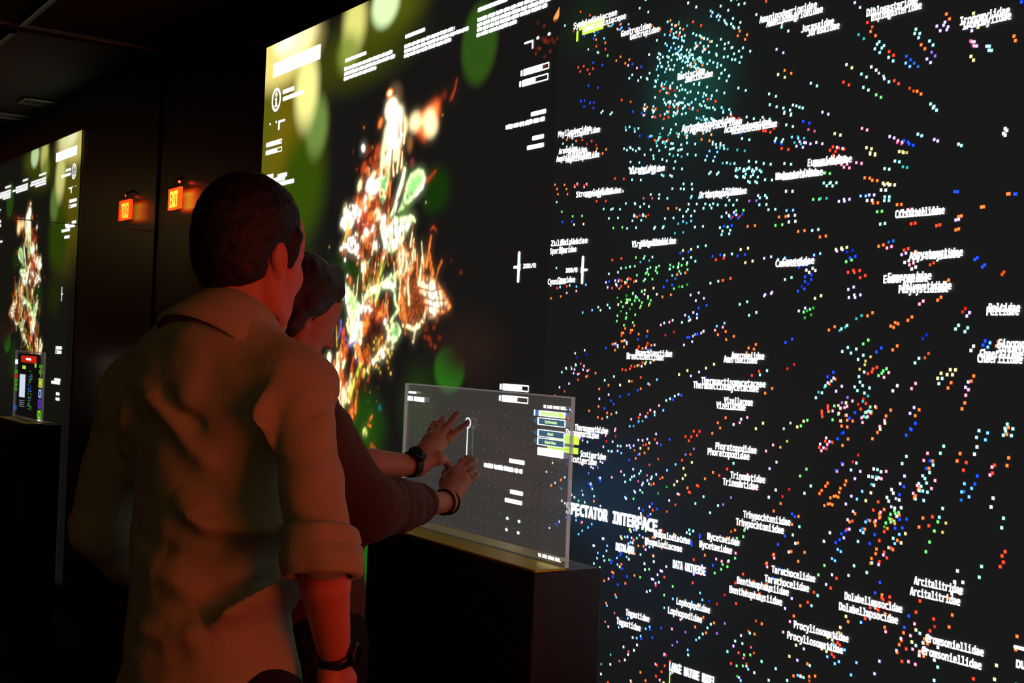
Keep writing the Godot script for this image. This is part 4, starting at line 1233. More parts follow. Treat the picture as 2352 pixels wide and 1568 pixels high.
# an unseen screen out of view to the right, placed to light the visitors red
func unseen_red_screen() -> void:
	var x0 := 0.25
	var x1 := 2.25
	var t := thing("led_screen", "unseen LED screen out of view at the near end of the wall, placed to light the visitors red", "screen", Vector3(1.25, SCREEN_FOOT, FACE_Z))
	case_of(t, x0, x1)
	var c := Canvas.new(Vector2(x0, SCREEN_FOOT), Vector2(x1, SCREEN_TOP), 0.01, hdr(0.25, 0.02, 0.01))
	for k in 60:
		c.blob(Vector2(rng.randf_range(x0, x1), rng.randf_range(SCREEN_FOOT, SCREEN_TOP)), rng.randf_range(0.06, 0.22), rng.randf_range(0.10, 0.30), [hdr(0.9, 0.06, 0.02), hdr(1.0, 0.20, 0.04), hdr(0.5, 0.02, 0.02), hdr(1.0, 0.45, 0.15)][rng.randi() % 4], 0.7)
	screen_face(t, Vector2(x0, SCREEN_FOOT), Vector2(x1, SCREEN_TOP), picture("unseen_screen_picture", c), "lit_face", 0.79)

# ------------------------------------------------------------------ exit sign, ceiling
func exit_sign() -> void:
	var t := thing("exit_sign", "small lit red exit sign on the black wall beside the mirrored end wall", "sign", Vector3(-5.63, 2.145, -1.865))
	var st := surface()
	add_box(st, Vector3.ZERO, Vector3(0.165, 0.097, 0.012), 0.002)
	obj("lit_panel", st.commit(), M.exit_red, t)
	for side in [1.0, -1.0]:
		var o := obj("letters", letters("EXIT", 0.105, 0.072, 0.0012, "Droid Sans", true), M.exit_letters, t, Vector3(-0.0525 * side, -0.003, 0.0068 * side))
		if side < 0.0:
			o.rotation.y = PI
	obj("hanger", tube([Vector3(0.0, 0.05, 0.0), Vector3(0.0, 0.085, 0.0), Vector3(0.0, 0.10, -0.033)], [0.004, 0.004, 0.006], 10), M.screen_case, t)
	var dome := SphereMesh.new()
	dome.radius = 0.006
	dome.height = 0.012
	dome.radial_segments = 16
	dome.rings = 8
	obj("pilot_lamp", dome, M.pilot_red, t, Vector3(0.03, 0.075, -0.006))
	var l := AreaLight3D.new()
	l.name = "exit_light"
	l.area_size = Vector2(0.18, 0.10)
	l.light_color = Color(1.0, 0.12, 0.02)
	l.light_energy = 0.02
	l.shadow_enabled = true
	l.set("area_range", 8.0)
	l.position = Vector3(-5.63, 2.145, -1.856)
	l.rotation.y = PI
	add_child(l)

# an unseen warm lamp behind the camera, placed to light the visitors' backs
func unseen_spot() -> void:
	var at := Vector3(0.25, 2.72, 1.15)
	var to := Vector3(-2.1, 1.2, -0.85)
	var t := thing("unseen_lamp", "unseen warm lamp out of view behind the viewer, placed to light the backs of the visitors", "lamp", at)
	var d := (to - at).normalized()
	obj("barrel", tube([-d * 0.14, -d * 0.13, -d * 0.01, d * 0.005], [0.03, 0.042, 0.045, 0.045], 20), M.screen_case, t)
	obj("stem", tube([Vector3(0, CEILING_Y - at.y, 0), -d * 0.08], [0.012, 0.012], 10), M.screen_case, t)
	var lens := CylinderMesh.new()
	lens.top_radius = 0.036
	lens.bottom_radius = 0.036
	lens.height = 0.004
	var o := obj("lens", lens, M.unseen_lamp_lens, t, d * 0.009)
	o.basis = Basis(Quaternion(Vector3.UP, d))
	var l := SpotLight3D.new()
	l.name = "unseen_spot_light"
	l.light_color = Color(1.0, 0.86, 0.55)
	l.light_energy = 0.22
	l.light_size = 0.04
	l.spot_range = 12.0
	l.spot_attenuation = 2.0
	l.spot_angle = 34.0
	l.spot_angle_attenuation = 0.8
	l.shadow_enabled = true
	add_child(l)
	l.look_at_from_position(at + d * 0.03, to, Vector3.UP)

func ceiling_fittings() -> void:
	# a slim track along the screen wall
	var tr := thing("ceiling_track", "slim black track rail running along the dark ceiling", "rail", Vector3(-1.6, CEILING_Y, -1.23))
	var st := surface()
	add_box(st, Vector3(0, -0.016, 0), Vector3(8.6, 0.03, 0.035), 0.004)
	obj("rail", st.commit(), M.slot_black, tr)
	st = surface()
	add_box(st, Vector3(0, -0.0325, 0.012), Vector3(8.6, 0.003, 0.006), 0.001)
	obj("lip", st.commit(), M.steel_trim, tr)
	# square recessed downlights, switched off, in a row by the wall
	var base: Node3D = null
	var which := ["square unlit downlight in the ceiling, nearest the mirrored wall", "square unlit downlight in the ceiling, second from the mirrored wall", "square unlit downlight in the ceiling, third from the mirrored wall"]
	var k := 0
	for x in [-4.11, -3.48, -2.80]:
		var o: Node3D
		if base == null:
			o = thing("downlight", which[k], "ceiling light", Vector3(x, CEILING_Y, -1.79), "unlit downlights along the screen wall")
			base = o
			st = surface()
			for s in [[0.0, 0.085, 0.19, 0.02], [0.0, -0.085, 0.19, 0.02], [0.085, 0.0, 0.02, 0.15], [-0.085, 0.0, 0.02, 0.15]]:
				add_box(st, Vector3(s[0], -0.008, s[1]), Vector3(s[2], 0.016, s[3]), 0.003)
			obj("frame", st.commit(), M.steel_trim, o)
			st = surface()
			add_box(st, Vector3(0, -0.003, 0), Vector3(0.15, 0.004, 0.15), 0.001)
			obj("lens", st.commit(), M.screen_case, o)
			st = surface()
			for s in [-0.045, 0.0, 0.045]:
				add_box(st, Vector3(s, -0.009, 0), Vector3(0.003, 0.010, 0.15), 0.001)
			obj("louvre", st.commit(), M.steel_trim, o)
		else:
			o = base.duplicate()
			o.name = numbered("downlight")
			add_child(o)
			o.position.x = x
			o.set_meta("label", which[k])
		k += 1

# ------------------------------------------------------------------ podium with a transparent touch display
func podium(called: String, x0: float, x1: float, busy: bool) -> void:
	var zf := -1.544
	var zb := -1.727
	var top := 1.040
	var which := "black podium beside the mirrored wall, under the display full of coloured buttons" if busy else "black podium with a yellow reflection coloured into its narrow top, under the display the woman touches"
	var t := thing("podium", which, "podium", Vector3((x0 + x1) / 2, 0, (zf + zb) / 2))
	var w := x1 - x0
	var dp := zf - zb
	obj("body", box(Vector3(w, top - 0.004, dp), 0.003), M.podium_black, t, Vector3(0, (top - 0.004) / 2, 0))
	var st := surface()
	add_box(st, Vector3(0, top - 0.001, dp / 2 - 0.044), Vector3(w - 0.002, 0.006, 0.084), 0.0015)
	obj("top_plate", st.commit(), M.yellow_sheen, t)
	st = surface()
	add_box(st, Vector3(-0.01, top - 0.001, dp / 2 - 0.092 - 0.040), Vector3(w - 0.16, 0.006, 0.060), 0.0015)
	obj("top_plate", st.commit(), M.yellow_sheen, t)
	st = surface()
	add_box(st, Vector3(0, top + 0.0005, dp / 2 - 0.0905), Vector3(w - 0.01, 0.005, 0.010), 0.001)
	obj("slot", st.commit(), M.slot_black, t)
	st = surface()
	add_box(st, Vector3(w * (0.11 if not busy else 0.0), top - 0.055, dp / 2 + 0.0005), Vector3(0.05, 0.005, 0.004), 0.001)
	obj("latch", st.commit(), M.steel_trim, t)
	touch_display(called, x0 + 0.022, x1 - 0.005, top + 0.001, busy)

func touch_display(called: String, x0: float, x1: float, y0: float, busy: bool) -> void:
	var y1 := 1.410
	var z := -1.632
	var t := thing(called, "transparent display crowded with red, green and blue buttons, seen in the mirror" if busy else "clear glass touch display under the woman's hands, showing a few white marks", "display", Vector3((x0 + x1) / 2, y0, z))
	var w := x1 - x0
	var h := y1 - y0
	obj("glass_pane", box(Vector3(w, h, 0.007), 0.0006), M.veiled_display_glass, t, Vector3(0, h / 2, 0))
	var st := surface()
	add_box(st, Vector3(0, h + 0.0015, 0), Vector3(w + 0.006, 0.003, 0.010), 0.0008)
	add_box(st, Vector3(-w / 2 - 0.0015, h / 2, 0), Vector3(0.003, h, 0.010), 0.0008)
	add_box(st, Vector3(w / 2 + 0.0015, h / 2, 0), Vector3(0.003, h, 0.010), 0.0008)
	obj("clear_edge", st.commit(), M.acrylic_edge_glow, t)
	var f := 0.0045      # print lies just before the pane
	if busy:
		busy_print(t, w, h, f)
		return
	var o := Vector2(t.position.x, t.position.y)
	# the grid of pin-prick points
	st = surface()
	var gx := x0 + 0.03
	while gx < x1 - 0.02:
		var gy := y0 + 0.03
		while gy < y1 - 0.03:
			plate(st, gx - 0.0007 - o.x, gy - 0.0007 - o.y, gx + 0.0007 - o.x, gy + 0.0007 - o.y, f)
			gy += 0.0285
		gx += 0.0285
	var stars := obj("pin_points", st.commit(), M.screen_star, t)
	stars.set_meta("kind", "stuff")
	# the ring with its line down to the second ring
	st = surface()
	var a: Vector2 = Vector2(-2.6398, 1.3279) - o
	var b: Vector2 = Vector2(-2.6307, 1.2091) - o
	oval(st, a, 0.0135, 0.0135, 0.0028, f, -2.2, 2.6)
	oval(st, b, 0.0135, 0.0135, 0.0026, f, -1.0, 1.3)
	pill(st, a.x - 0.0017, b.y + 0.012, a.x + 0.0017, a.y + 0.002, f, 0.001)
	obj("slider_line", st.commit(), M.screen_cool_white, t)
	for e in [["DATA UNIVERSE", Vector2(-2.9483, 1.3732), 0.088, 0.0105, 0.0009], ["THE LARGE NATURE MODEL.", Vector2(-2.3197, 1.3866), 0.088, 0.0060, 0.0005], ["THE LARGE NATURE MODEL.", Vector2(-2.3172, 1.0550), 0.086, 0.0065, 0.0005]]:
		obj("caption", letters(e[0], e[2], e[3], e[4]), M.screen_white, t, Vector3(e[1].x - o.x, e[1].y - o.y, f))
	st = surface()
	var q: Vector2 = Vector2(-2.9449, 1.3895) - o
	pill(st, q.x, q.y - 0.003, q.x + 0.040, q.y + 0.003, f, 0.002)
	obj("small_print", st.commit(), M.screen_white, t)
	# the column of buttons
	for e in [["", Vector2(-2.3375, 1.3708), Vector2(-2.2356, 1.3704), 0.0128, "screen_lime_pale"], ["End Session", Vector2(-2.3414, 1.3529), Vector2(-2.2345, 1.3542), 0.0165, "screen_slate"], ["Reset", Vector2(-2.3396, 1.3265), Vector2(-2.2360, 1.3284), 0.0165, "screen_slate"], ["Reset View", Vector2(-2.3400, 1.3078), Vector2(-2.2348, 1.3104), 0.0165, "screen_slate"], ["", Vector2(-2.3367, 1.2855), Vector2(-2.2366, 1.2883), 0.0175, "screen_pale_blue"]]:
		var l: Vector2 = e[1] - o
		var r: Vector2 = e[2] - o
		var hh: float = e[3] / 2
		var bt := Node3D.new()
		bt.name = "button"
		bt.position = Vector3((l.x + r.x) / 2, l.y, f)
		t.add_child(bt, true)
		var hw := (r.x - l.x) / 2
		st = surface()
		pill(st, -hw, -hh, hw, hh, 0.0, 0.002)
		obj("outline", st.commit(), M.screen_white, bt)
		st = surface()
		plate(st, -hw + 0.006, -hh + 0.0016, hw - 0.002, hh - 0.0016, 0.0003)
		obj("fill", st.commit(), M[e[4]], bt)
		if e[0]:
			var ww: float = 0.0042 * e[0].length()
			obj("caption", letters(e[0], ww, 0.0060, 0.0003, "Droid Sans", true), M.screen_lime_pale, bt, Vector3(-ww / 2, 0, 0.0006))
			st = surface()
			tri(st, Vector3(-hw - 0.016, 0, 0), Vector3(-hw - 0.003, hh * 0.9, 0), Vector3(-hw - 0.003, -hh * 0.9, 0), Vector3(0, 0, 1))
			obj("arrow", st.commit(), M.screen_slate, bt)
		elif e[4] == "screen_lime_pale":
			st = surface()
			plate(st, -hw - 0.014, -hh, -hw - 0.001, hh, 0.0)
			obj("arrow", st.commit(), M.screen_blue, bt)
			st = surface()
			plate(st, -hw - 0.019, -hh, -hw - 0.014, hh, 0.0)
			obj("mark", st.commit(), M.screen_white, bt)
			st = surface()
			plate(st, hw - 0.022, -hh + 0.002, hw - 0.010, hh - 0.002, 0.0006)
			obj("dial", st.commit(), M.screen_lime, bt)

# the second display: a dark page with a red banner, lists and round emblems
func busy_print(t: Node3D, w: float, h: float, f: float) -> void:
	var put := func(called: String, m: String, u0: float, v0: float, u1: float, v1: float, r: float, lift := 0.0) -> void:
		var st := surface()
		pill(st, (u0 - 0.5) * w, v0 * h, (u1 - 0.5) * w, v1 * h, f + lift, r)
		obj(called, st.commit(), M[m], t)
	# drawn as its viewer sees it; the mirror shows it turned about
	put.call("page", "screen_black", 0.10, 0.04, 0.90, 0.97, 0.002, -0.0006)
	put.call("banner", "screen_red", 0.24, 0.84, 0.78, 0.94, 0.002)
	put.call("banner_text", "screen_white", 0.42, 0.875, 0.60, 0.905, 0.003, 0.0006)
	put.call("title_block", "screen_white", 0.90, 0.80, 0.995, 0.87, 0.002)
	for k in 5:
		put.call("list_row", "screen_red" if k == 1 else "screen_green", 0.88, 0.66 - k * 0.065, 0.995, 0.71 - k * 0.065, 0.002)
	put.call("small_button", "screen_slate", 0.90, 0.27, 0.99, 0.32, 0.002)
	put.call("blue_button", "screen_blue", 0.87, 0.11, 0.995, 0.18, 0.002)
	put.call("text_column", "screen_pale_blue", 0.60, 0.32, 0.80, 0.66, 0.002)
	for k in 4:
		put.call("text_row", "screen_star", 0.60, 0.18 + k * 0.028, 0.78, 0.19 + k * 0.028, 0.001)
	put.call("lime_tag", "screen_lime", 0.60, 0.74, 0.72, 0.79, 0.002)
	put.call("lime_tag", "screen_lime", 0.24, 0.78, 0.29, 0.84, 0.002)
	var marks := [surface(), surface()]
	for k in 46:
		var u := 0.34 + rng.randf() * 0.12
		var v := 0.16 + rng.randf() * 0.56
		pill(marks[k % 2], (u - 0.5) * w, v * h, (u + 0.05 - 0.5) * w, (v + 0.012) * h, f, 0.001)
	obj("speckle", marks[0].commit(), M.screen_green, t)
	obj("speckle", marks[1].commit(), M.screen_blue, t)
	for k in 2:
		put.call("key", "screen_green", 0.02, 0.70 + k * 0.08, 0.14, 0.75 + k * 0.08, 0.002)
	for k in 4:
		var y := (0.57 - k * 0.15) * h
		put.call("emblem_ground", ["screen_lime", "screen_blue", "screen_violet", "screen_green"][k], 0.015, 0.505 - k * 0.15, 0.135, 0.635 - k * 0.15, 0.004)
		var st := surface()
		oval(st, Vector2((0.075 - 0.5) * w, y), 0.028, 0.021, 0.006, f + 0.0006)
		obj("emblem", st.commit(), M[["screen_red", "screen_pale_blue", "screen_blue", "screen_lime"][k]], t)
	put.call("footer", "screen_cool_white", 0.02, 0.03, 0.12, 0.05, 0.001)

# ------------------------------------------------------------------ people
# head in its own frame: origin between the ears, z forward; ends in the field
func head_shape(f: Field, o: Vector3, b: Basis, s: float) -> void:
	var at := func(x: float, y: float, z: float) -> Vector3:
		return o + b * (Vector3(x, y, z) * s)
	f.ball(at.call(0, 0.045, -0.012), b, Vector3(0.0755, 0.094, 0.097) * s, 0.0)
	f.ball(at.call(0, -0.020, 0.030), b, Vector3(0.059, 0.076, 0.062) * s, 0.03)
	f.ball(at.call(0, 0.045, 0.040), b, Vector3(0.064, 0.060, 0.052) * s, 0.03)
	for x in [-1.0, 1.0]:
		f.bone(at.call(0.056 * x, -0.030, -0.004), at.call(0.053 * x, -0.072, 0.010), 0.017 * s, 0.016 * s, 0.025)
		f.bone(at.call(0.053 * x, -0.072, 0.010), at.call(0.016 * x, -0.106, 0.064), 0.017 * s, 0.015 * s, 0.025)
		f.bone(at.call(0.048 * x, -0.020, 0.036), at.call(0.036 * x, -0.080, 0.044), 0.024 * s, 0.022 * s, 0.025)
		f.ball(at.call(0.040 * x, -0.022, 0.066), b, Vector3(0.020, 0.020, 0.016) * s, 0.02)      # cheekbone
		f.bone(at.call(0.012 * x, 0.024, 0.087), at.call(0.044 * x, 0.022, 0.070), 0.009 * s, 0.008 * s, 0.012) # brow
	f.ball(at.call(0, -0.102, 0.066), b, Vector3(0.022, 0.017, 0.016) * s, 0.03)
	f.bone(at.call(0, 0.014, 0.090), at.call(0, -0.026, 0.108), 0.008 * s, 0.011 * s, 0.010)
	for x in [-1.0, 1.0]:
		f.ball(at.call(0.012 * x, -0.031, 0.098), b, Vector3(0.008, 0.007, 0.010) * s, 0.006)
		f.ball(at.call(0.031 * x, 0.004, 0.090), b, Vector3(0.014, 0.009, 0.010) * s, 0.008, true)  # eye socket
		f.ball(at.call(0.031 * x, 0.003, 0.076), b, Vector3(0.012, 0.011, 0.011) * s, 0.003)
	f.bone(at.call(-0.017, -0.060, 0.084), at.call(0.017, -0.060, 0.084), 0.0060 * s, 0.0060 * s, 0.008)
	f.bone(at.call(-0.014, -0.070, 0.083), at.call(0.014, -0.070, 0.083), 0.0060 * s, 0.0060 * s, 0.008)
	for x in [-1.0, 1.0]:                                                                         # ears
		var eb := b * Basis(Vector3(0, 1, 0), 0.35 * x) * Basis(Vector3(1, 0, 0), -0.18)
		f.ball(at.call(0.0765 * x, 0.004, -0.008), eb, Vector3(0.008, 0.029, 0.016) * s, 0.004)
		f.ball(at.call(0.074 * x, -0.022, -0.002), eb, Vector3(0.007, 0.012, 0.010) * s, 0.006)
		f.ball(at.call(0.086 * x, 0.006, -0.006), eb, Vector3(0.006, 0.019, 0.010) * s, 0.004, true)

func face_parts(on: Node3D, o: Vector3, b: Basis, s: float) -> void:
	for x in [-1.0, 1.0]:
		var ball := SphereMesh.new()
		ball.radius = 0.0115 * s
		ball.height = 0.023 * s
		ball.radial_segments = 20
		ball.rings = 10
		var e := obj("eye", ball, M.eye_white, on, o + b * (Vector3(0.031 * x, 0.003, 0.0785) * s) - on.position)
		var iris := SphereMesh.new()
		iris.radius = 0.0062 * s
		iris.height = 0.0124 * s
		iris.radial_segments = 16
		iris.rings = 8
		obj("iris", iris, M.eye_dark, e, b * (Vector3(0, -0.0025, 0.0062) * s))

# a hand: wrist, then chains of four points for each finger (knuckle, two joints, tip), thumb last
func hand_shape(wrist: Vector3, fingers: Array, thumb: Array, r: float) -> ArrayMesh:
	var lo := wrist
	var hi := wrist
	for c in fingers + [thumb]:
		for p in c:
			lo = Vector3(minf(lo.x, p.x), minf(lo.y, p.y), minf(lo.z, p.z))
			hi = Vector3(maxf(hi.x, p.x), maxf(hi.y, p.y), maxf(hi.z, p.z))
	var m := Vector3.ONE * 0.05
	var f := Field.new(lo - m, hi + m, 0.0032)
	var n := fingers.size()
	for i in n:
		var kn: Vector3 = fingers[i][0]
		f.bone(wrist, kn, 0.022, 0.0125, 0.012)
		if i > 0:
			f.bone((fingers[i - 1][0] as Vector3).lerp(wrist, 0.15), kn.lerp(wrist, 0.15), 0.011, 0.011, 0.010)
			f.bone((fingers[i - 1][0] as Vector3).lerp(wrist, 0.55), kn.lerp(wrist, 0.55), 0.014, 0.014, 0.012)
	for i in n:
		var c: Array = fingers[i]
		var q := r * ([1.0, 1.04, 1.0, 0.88][i] as float)
		f.bone(c[0], c[1], q * 1.18, q * 1.05, 0.004)
		f.ball(c[1], Basis(), Vector3.ONE * q * 1.10, 0.003)
		f.bone(c[1], c[2], q * 1.04, q * 0.96, 0.003)
		f.bone(c[2], c[3], q * 0.98, q * 0.80, 0.003)
	f.bone(wrist.lerp(thumb[0], 0.25), thumb[0], 0.017, 0.0155, 0.012)
	f.bone(thumb[0], thumb[1], 0.0150, r * 1.25, 0.008)
	f.bone(thumb[1], thumb[2], r * 1.25, r * 1.15, 0.003)
	f.bone(thumb[2], thumb[3], r * 1.15, r * 0.85, 0.003)
	return f.mesh()

func nails(on: Node3D, chains: Array, away: Vector3, r: float) -> void:
	for c in chains:
		var d: Vector3 = (c[3] - c[2]).normalized()
		var up := (away - d * away.dot(d)).normalized()
		var nail := SphereMesh.new()
		nail.radius = 1.0
		nail.height = 2.0
		nail.radial_segments = 12
		nail.rings = 6
		var o := obj("fingernail", nail, M.nail, on, c[3] - d * 0.002 + up * r * 0.62 - on.position)
		o.basis = Basis(up.cross(d) * r * 0.62, up * r * 0.28, d * r * 0.85)

# round the arm at "at": a strap with a round case
func wrist_watch(on: Node3D, at: Vector3, axis: Vector3, face: Vector3, r: float, size: float) -> void:
	var up := (face - axis * face.dot(axis)).normalized()
	var side := axis.cross(up)
	var w := Node3D.new()
	w.name = "watch"
	w.position = at - on.position
	on.add_child(w, true)
	var rings := []
	for k in [[-0.010, 0.0], [-0.010, 0.003], [0.010, 0.003], [0.010, 0.0]]:
		rings.append(ring(axis * k[0], up, side * -1.0 if axis.dot(up.cross(side)) > 0.0 else side, r + k[1], r + k[1], 28))
	obj("strap", loft(rings, true, false, false), M.black_rubber, w)
	var case := []
	for k in [[0.0, 0.9], [0.0, 1.0], [0.007, 1.0], [0.010, 0.92], [0.0105, 0.80]]:
		case.append(ring(up * (r + k[0]), axis, axis.cross(up) * -1.0, size * k[1], size * k[1], 24))
	for i in case.size():
		pass
	obj("case", loft(case), M.black_rubber, w)
	var dial := CylinderMesh.new()
	dial.top_radius = size * 0.74
	dial.bottom_radius = size * 0.74
	dial.height = 0.0015
	dial.radial_segments = 28
	var g := obj("dial", dial, M.watch_glass, w, up * (r + 0.0112))
	g.basis = Basis(axis, up, axis.cross(up))

func looking(dir: Vector3, down: float, tilt := 0.0) -> Basis:
	var z := (dir * cos(down) + Vector3.DOWN * sin(down)).normalized()
	var x := Vector3.UP.cross(z).normalized()
	var b := Basis(x, z.cross(x), z)
	return Basis(z, tilt) * b

func legs(on: Node3D, hip: Vector3, front: Vector3, right: Vector3, r: float, top: float, cloth: Material) -> void:
	var f := Field.new(Vector3(hip.x - 0.36, 0.03, hip.z - 0.36), Vector3(hip.x + 0.36, top + 0.12, hip.z + 0.36), 0.014)
	for s: float in [-1.0, 1.0]:
		var h := Vector3(hip.x, top - 0.10, hip.z) + right * 0.088 * s
		var kn := Vector3(hip.x, 0.50, hip.z) + right * 0.10 * s + front * 0.02
		var an := Vector3(hip.x, 0.07, hip.z) + right * 0.11 * s - front * 0.01
		f.bone(h, kn, r, r * 0.72, 0.03)
		f.bone(kn, an, r * 0.72, r * 0.56, 0.02)
	f.bone(Vector3(hip.x, top - 0.04, hip.z) - right * 0.05, Vector3(hip.x, top - 0.04, hip.z) + right * 0.05, r * 0.86, r * 0.86, 0.03)
	obj("trousers", f.mesh(), cloth, on, -on.position)
	for s: float in [-1.0, 1.0]:
		var c := Vector3(hip.x, 0, hip.z) + right * 0.11 * s
		var g := Field.new(c + Vector3(-0.24, -0.01, -0.24), c + Vector3(0.24, 0.14, 0.24), 0.009)
		g.bone(c - front * 0.05 + Vector3(0, 0.045, 0), c + front * 0.15 + Vector3(0, 0.034, 0), 0.042, 0.034, 0.0)
		g.bone(c - front * 0.02 + Vector3(0, 0.05, 0), c - front * 0.02 + Vector3(0, 0.10, 0), 0.046, 0.042, 0.02)
		g.cut_plane(c, Vector3.DOWN)
		obj("shoe", g.mesh(), M.shoe_leather, on, -on.position)

func woman() -> void:
	var front: Vector3 = Vector3(-0.0085, 0.0000, -1.0000)
	var right := front.cross(Vector3.UP).normalized()
	var hip: Vector3 = Vector3(-2.5038, 0.9330, -1.1562)
	var t := thing("person", "woman in a brown sweater with both hands raised to the glass display", "person", Vector3(hip.x, 0, hip.z))
	var off := -t.position
	var o: Vector3 = Vector3(-2.5449, 1.5641, -1.1186)
	var b := looking(front, 0.36)
	var s := 0.93
	var neck0: Vector3 = Vector3(-2.5364, 1.3956, -1.1347)
	# wrists, elbows, shoulders
	var sl: Vector3 = Vector3(-2.6464, 1.3121, -1.1874)
	var el: Vector3 = Vector3(-2.5206, 1.2432, -1.2519)
	var wl: Vector3 = Vector3(-2.5911, 1.2314, -1.4625)
	var sr: Vector3 = Vector3(-2.3883, 1.3170, -1.1061)
	var er: Vector3 = Vector3(-2.3801, 1.1651, -1.2300)
	var wr: Vector3 = Vector3(-2.5215, 1.1525, -1.5058)
	var mid := sl.lerp(sr, 0.5)
	# the body under the clothes, then head and hands on finer grids, all one mesh
	var f := Field.new(Vector3(hip.x - 0.75, 0.75, hip.z - 0.65), Vector3(hip.x + 0.60, 1.72, hip.z + 0.40), 0.012)
	f.bone(mid + Vector3(0, -0.05, 0), Vector3(hip.x, 1.02, hip.z), 0.085, 0.085, 0.0)
	f.bone(mid + Vector3(0, -0.02, 0), neck0, 0.06, 0.050, 0.03)
	f.bone(neck0, o + b * Vector3(0, -0.06, -0.012), 0.050, 0.048, 0.03)
	for a in [[sl, el, wl], [sr, er, wr]]:
		f.bone(mid, a[0], 0.05, 0.045, 0.03)
		f.bone(a[0], a[1], 0.043, 0.037, 0.02)
		f.bone(a[1], (a[1] as Vector3).lerp(a[2], 0.3), 0.036, 0.036, 0.01)
		f.bone((a[1] as Vector3).lerp(a[2], 0.3), a[2], 0.036, 0.0245, 0.01)
	var hf := Field.new(o - Vector3.ONE * 0.17, o + Vector3.ONE * 0.17, 0.0034)
	head_shape(hf, o, b, s)
	hf.bone(neck0, o + b * Vector3(0, -0.06, -0.012), 0.050, 0.047, 0.02)
	var lf := [[Vector3(-2.6270, 1.2812, -1.5524), Vector3(-2.6331, 1.3017, -1.5844), Vector3(-2.6336, 1.3176, -1.6087), Vector3(-2.6341, 1.3293, -1.6259)],
		[Vector3(-2.6232, 1.2952, -1.5398), Vector3(-2.6421, 1.3180, -1.5705), Vector3(-2.6494, 1.3356, -1.5900), Vector3(-2.6531, 1.3493, -1.6041)],
		[Vector3(-2.6253, 1.2982, -1.5275), Vector3(-2.6492, 1.3154, -1.5491), Vector3(-2.6634, 1.3282, -1.5653), Vector3(-2.6724, 1.3362, -1.5752)],
		[Vector3(-2.6316, 1.2946, -1.5181), Vector3(-2.6523, 1.3088, -1.5317), Vector3(-2.6669, 1.3194, -1.5457), Vector3(-2.6728, 1.3265, -1.5549)]]
	var lt := [Vector3(-2.5859, 1.2476, -1.5155), Vector3(-2.6006, 1.2418, -1.5387), Vector3(-2.6131, 1.2342, -1.5561), Vector3(-2.6230, 1.2226, -1.5686)]
	var rf := [[Vector3(-2.5879, 1.2177, -1.5674), Vector3(-2.6020, 1.2347, -1.5910), Vector3(-2.6103, 1.2432, -1.6092), Vector3(-2.6161, 1.2468, -1.6238)],
		[Vector3(-2.5826, 1.2118, -1.5754), Vector3(-2.5947, 1.2289, -1.6040), Vector3(-2.6034, 1.2363, -1.6214), Vector3(-2.6081, 1.2378, -1.6342)],
		[Vector3(-2.5693, 1.2027, -1.5775), Vector3(-2.5859, 1.2140, -1.6067), Vector3(-2.5952, 1.2181, -1.6197), Vector3(-2.6014, 1.2195, -1.6284)],
		[Vector3(-2.5583, 1.1894, -1.5763), Vector3(-2.5791, 1.1969, -1.6082), Vector3(-2.5890, 1.2029, -1.6239), Vector3(-2.5957, 1.2083, -1.6354)]]
	var rt := [Vector3(-2.5835, 1.1896, -1.5383), Vector3(-2.6096, 1.2074, -1.5529), Vector3(-2.6235, 1.2183, -1.5679), Vector3(-2.6318, 1.2236, -1.5824)]
	obj("body", join([f.mesh(), hf.mesh(), hand_shape(wl, lf, lt, 0.0085), hand_shape(wr, rf, rt, 0.0085)]), M.skin, t, off)
	face_parts(t, o, b, s)
	nails(t, lf, -front, 0.0085)
	nails(t, rf, -front, 0.0085)
	# hair: a close cap from the hairline to the nape, swept back over the ear to a low knot
	var hr := Field.new(o - Vector3.ONE * 0.22, o + Vector3.ONE * 0.20, 0.0045)
	var at := func(x: float, y: float, z: float) -> Vector3:
		return o + b * (Vector3(x, y, z) * s)
	hr.ball(at.call(0, 0.050, -0.016), b, Vector3(0.090, 0.103, 0.106) * s, 0.0)
	hr.ball(at.call(0, 0.000, -0.050), b, Vector3(0.078, 0.085, 0.066) * s, 0.03)
	hr.bone(at.call(0, -0.02, -0.09), at.call(0, -0.10, -0.085), 0.060 * s, 0.040 * s, 0.03)
	hr.ball(at.call(0, 0.03, -0.125), b, Vector3(0.045, 0.042, 0.035) * s, 0.02)
	hr.ball(at.call(0, -0.050, 0.082), b, Vector3(0.105, 0.130, 0.095) * s, 0.010, true)
	hr.ball(at.call(0, -0.10, 0.03), b, Vector3(0.105, 0.085, 0.060) * s, 0.010, true)
	for x in [-1.0, 1.0]:
		hr.bone(at.call(0.060 * x, 0.085, 0.030), at.call(0.076 * x, 0.03, -0.008), 0.015 * s, 0.014 * s, 0.02)
		hr.bone(at.call(0.076 * x, 0.03, -0.008), at.call(0.072 * x, -0.035, -0.036), 0.014 * s, 0.018 * s, 0.02)
		hr.bone(at.call(0.070 * x, -0.035, -0.028), at.call(0.030 * x, -0.06, -0.075), 0.020 * s, 0.026 * s, 0.02)
	hr.bone(at.call(0.0, 0.135, 0.055), at.call(0.055, 0.085, 0.060), 0.014 * s, 0.012 * s, 0.02)
	hr.bone(at.call(0.0, 0.135, 0.055), at.call(-0.055, 0.085, 0.060), 0.014 * s, 0.012 * s, 0.02)
	var wave := FastNoiseLite.new()
	wave.seed = 3
	wave.frequency = 22.0
	hr.noise(wave, 0.004)
	obj("hair", hr.mesh(), M.brown_hair, t, off)
	# sweater: sleeves pushed up, the left to the elbow, the right to the wrist
	var sw := Field.new(Vector3(hip.x - 0.66, 0.90, hip.z - 0.50), Vector3(hip.x + 0.42, 1.46, hip.z + 0.34), 0.008)
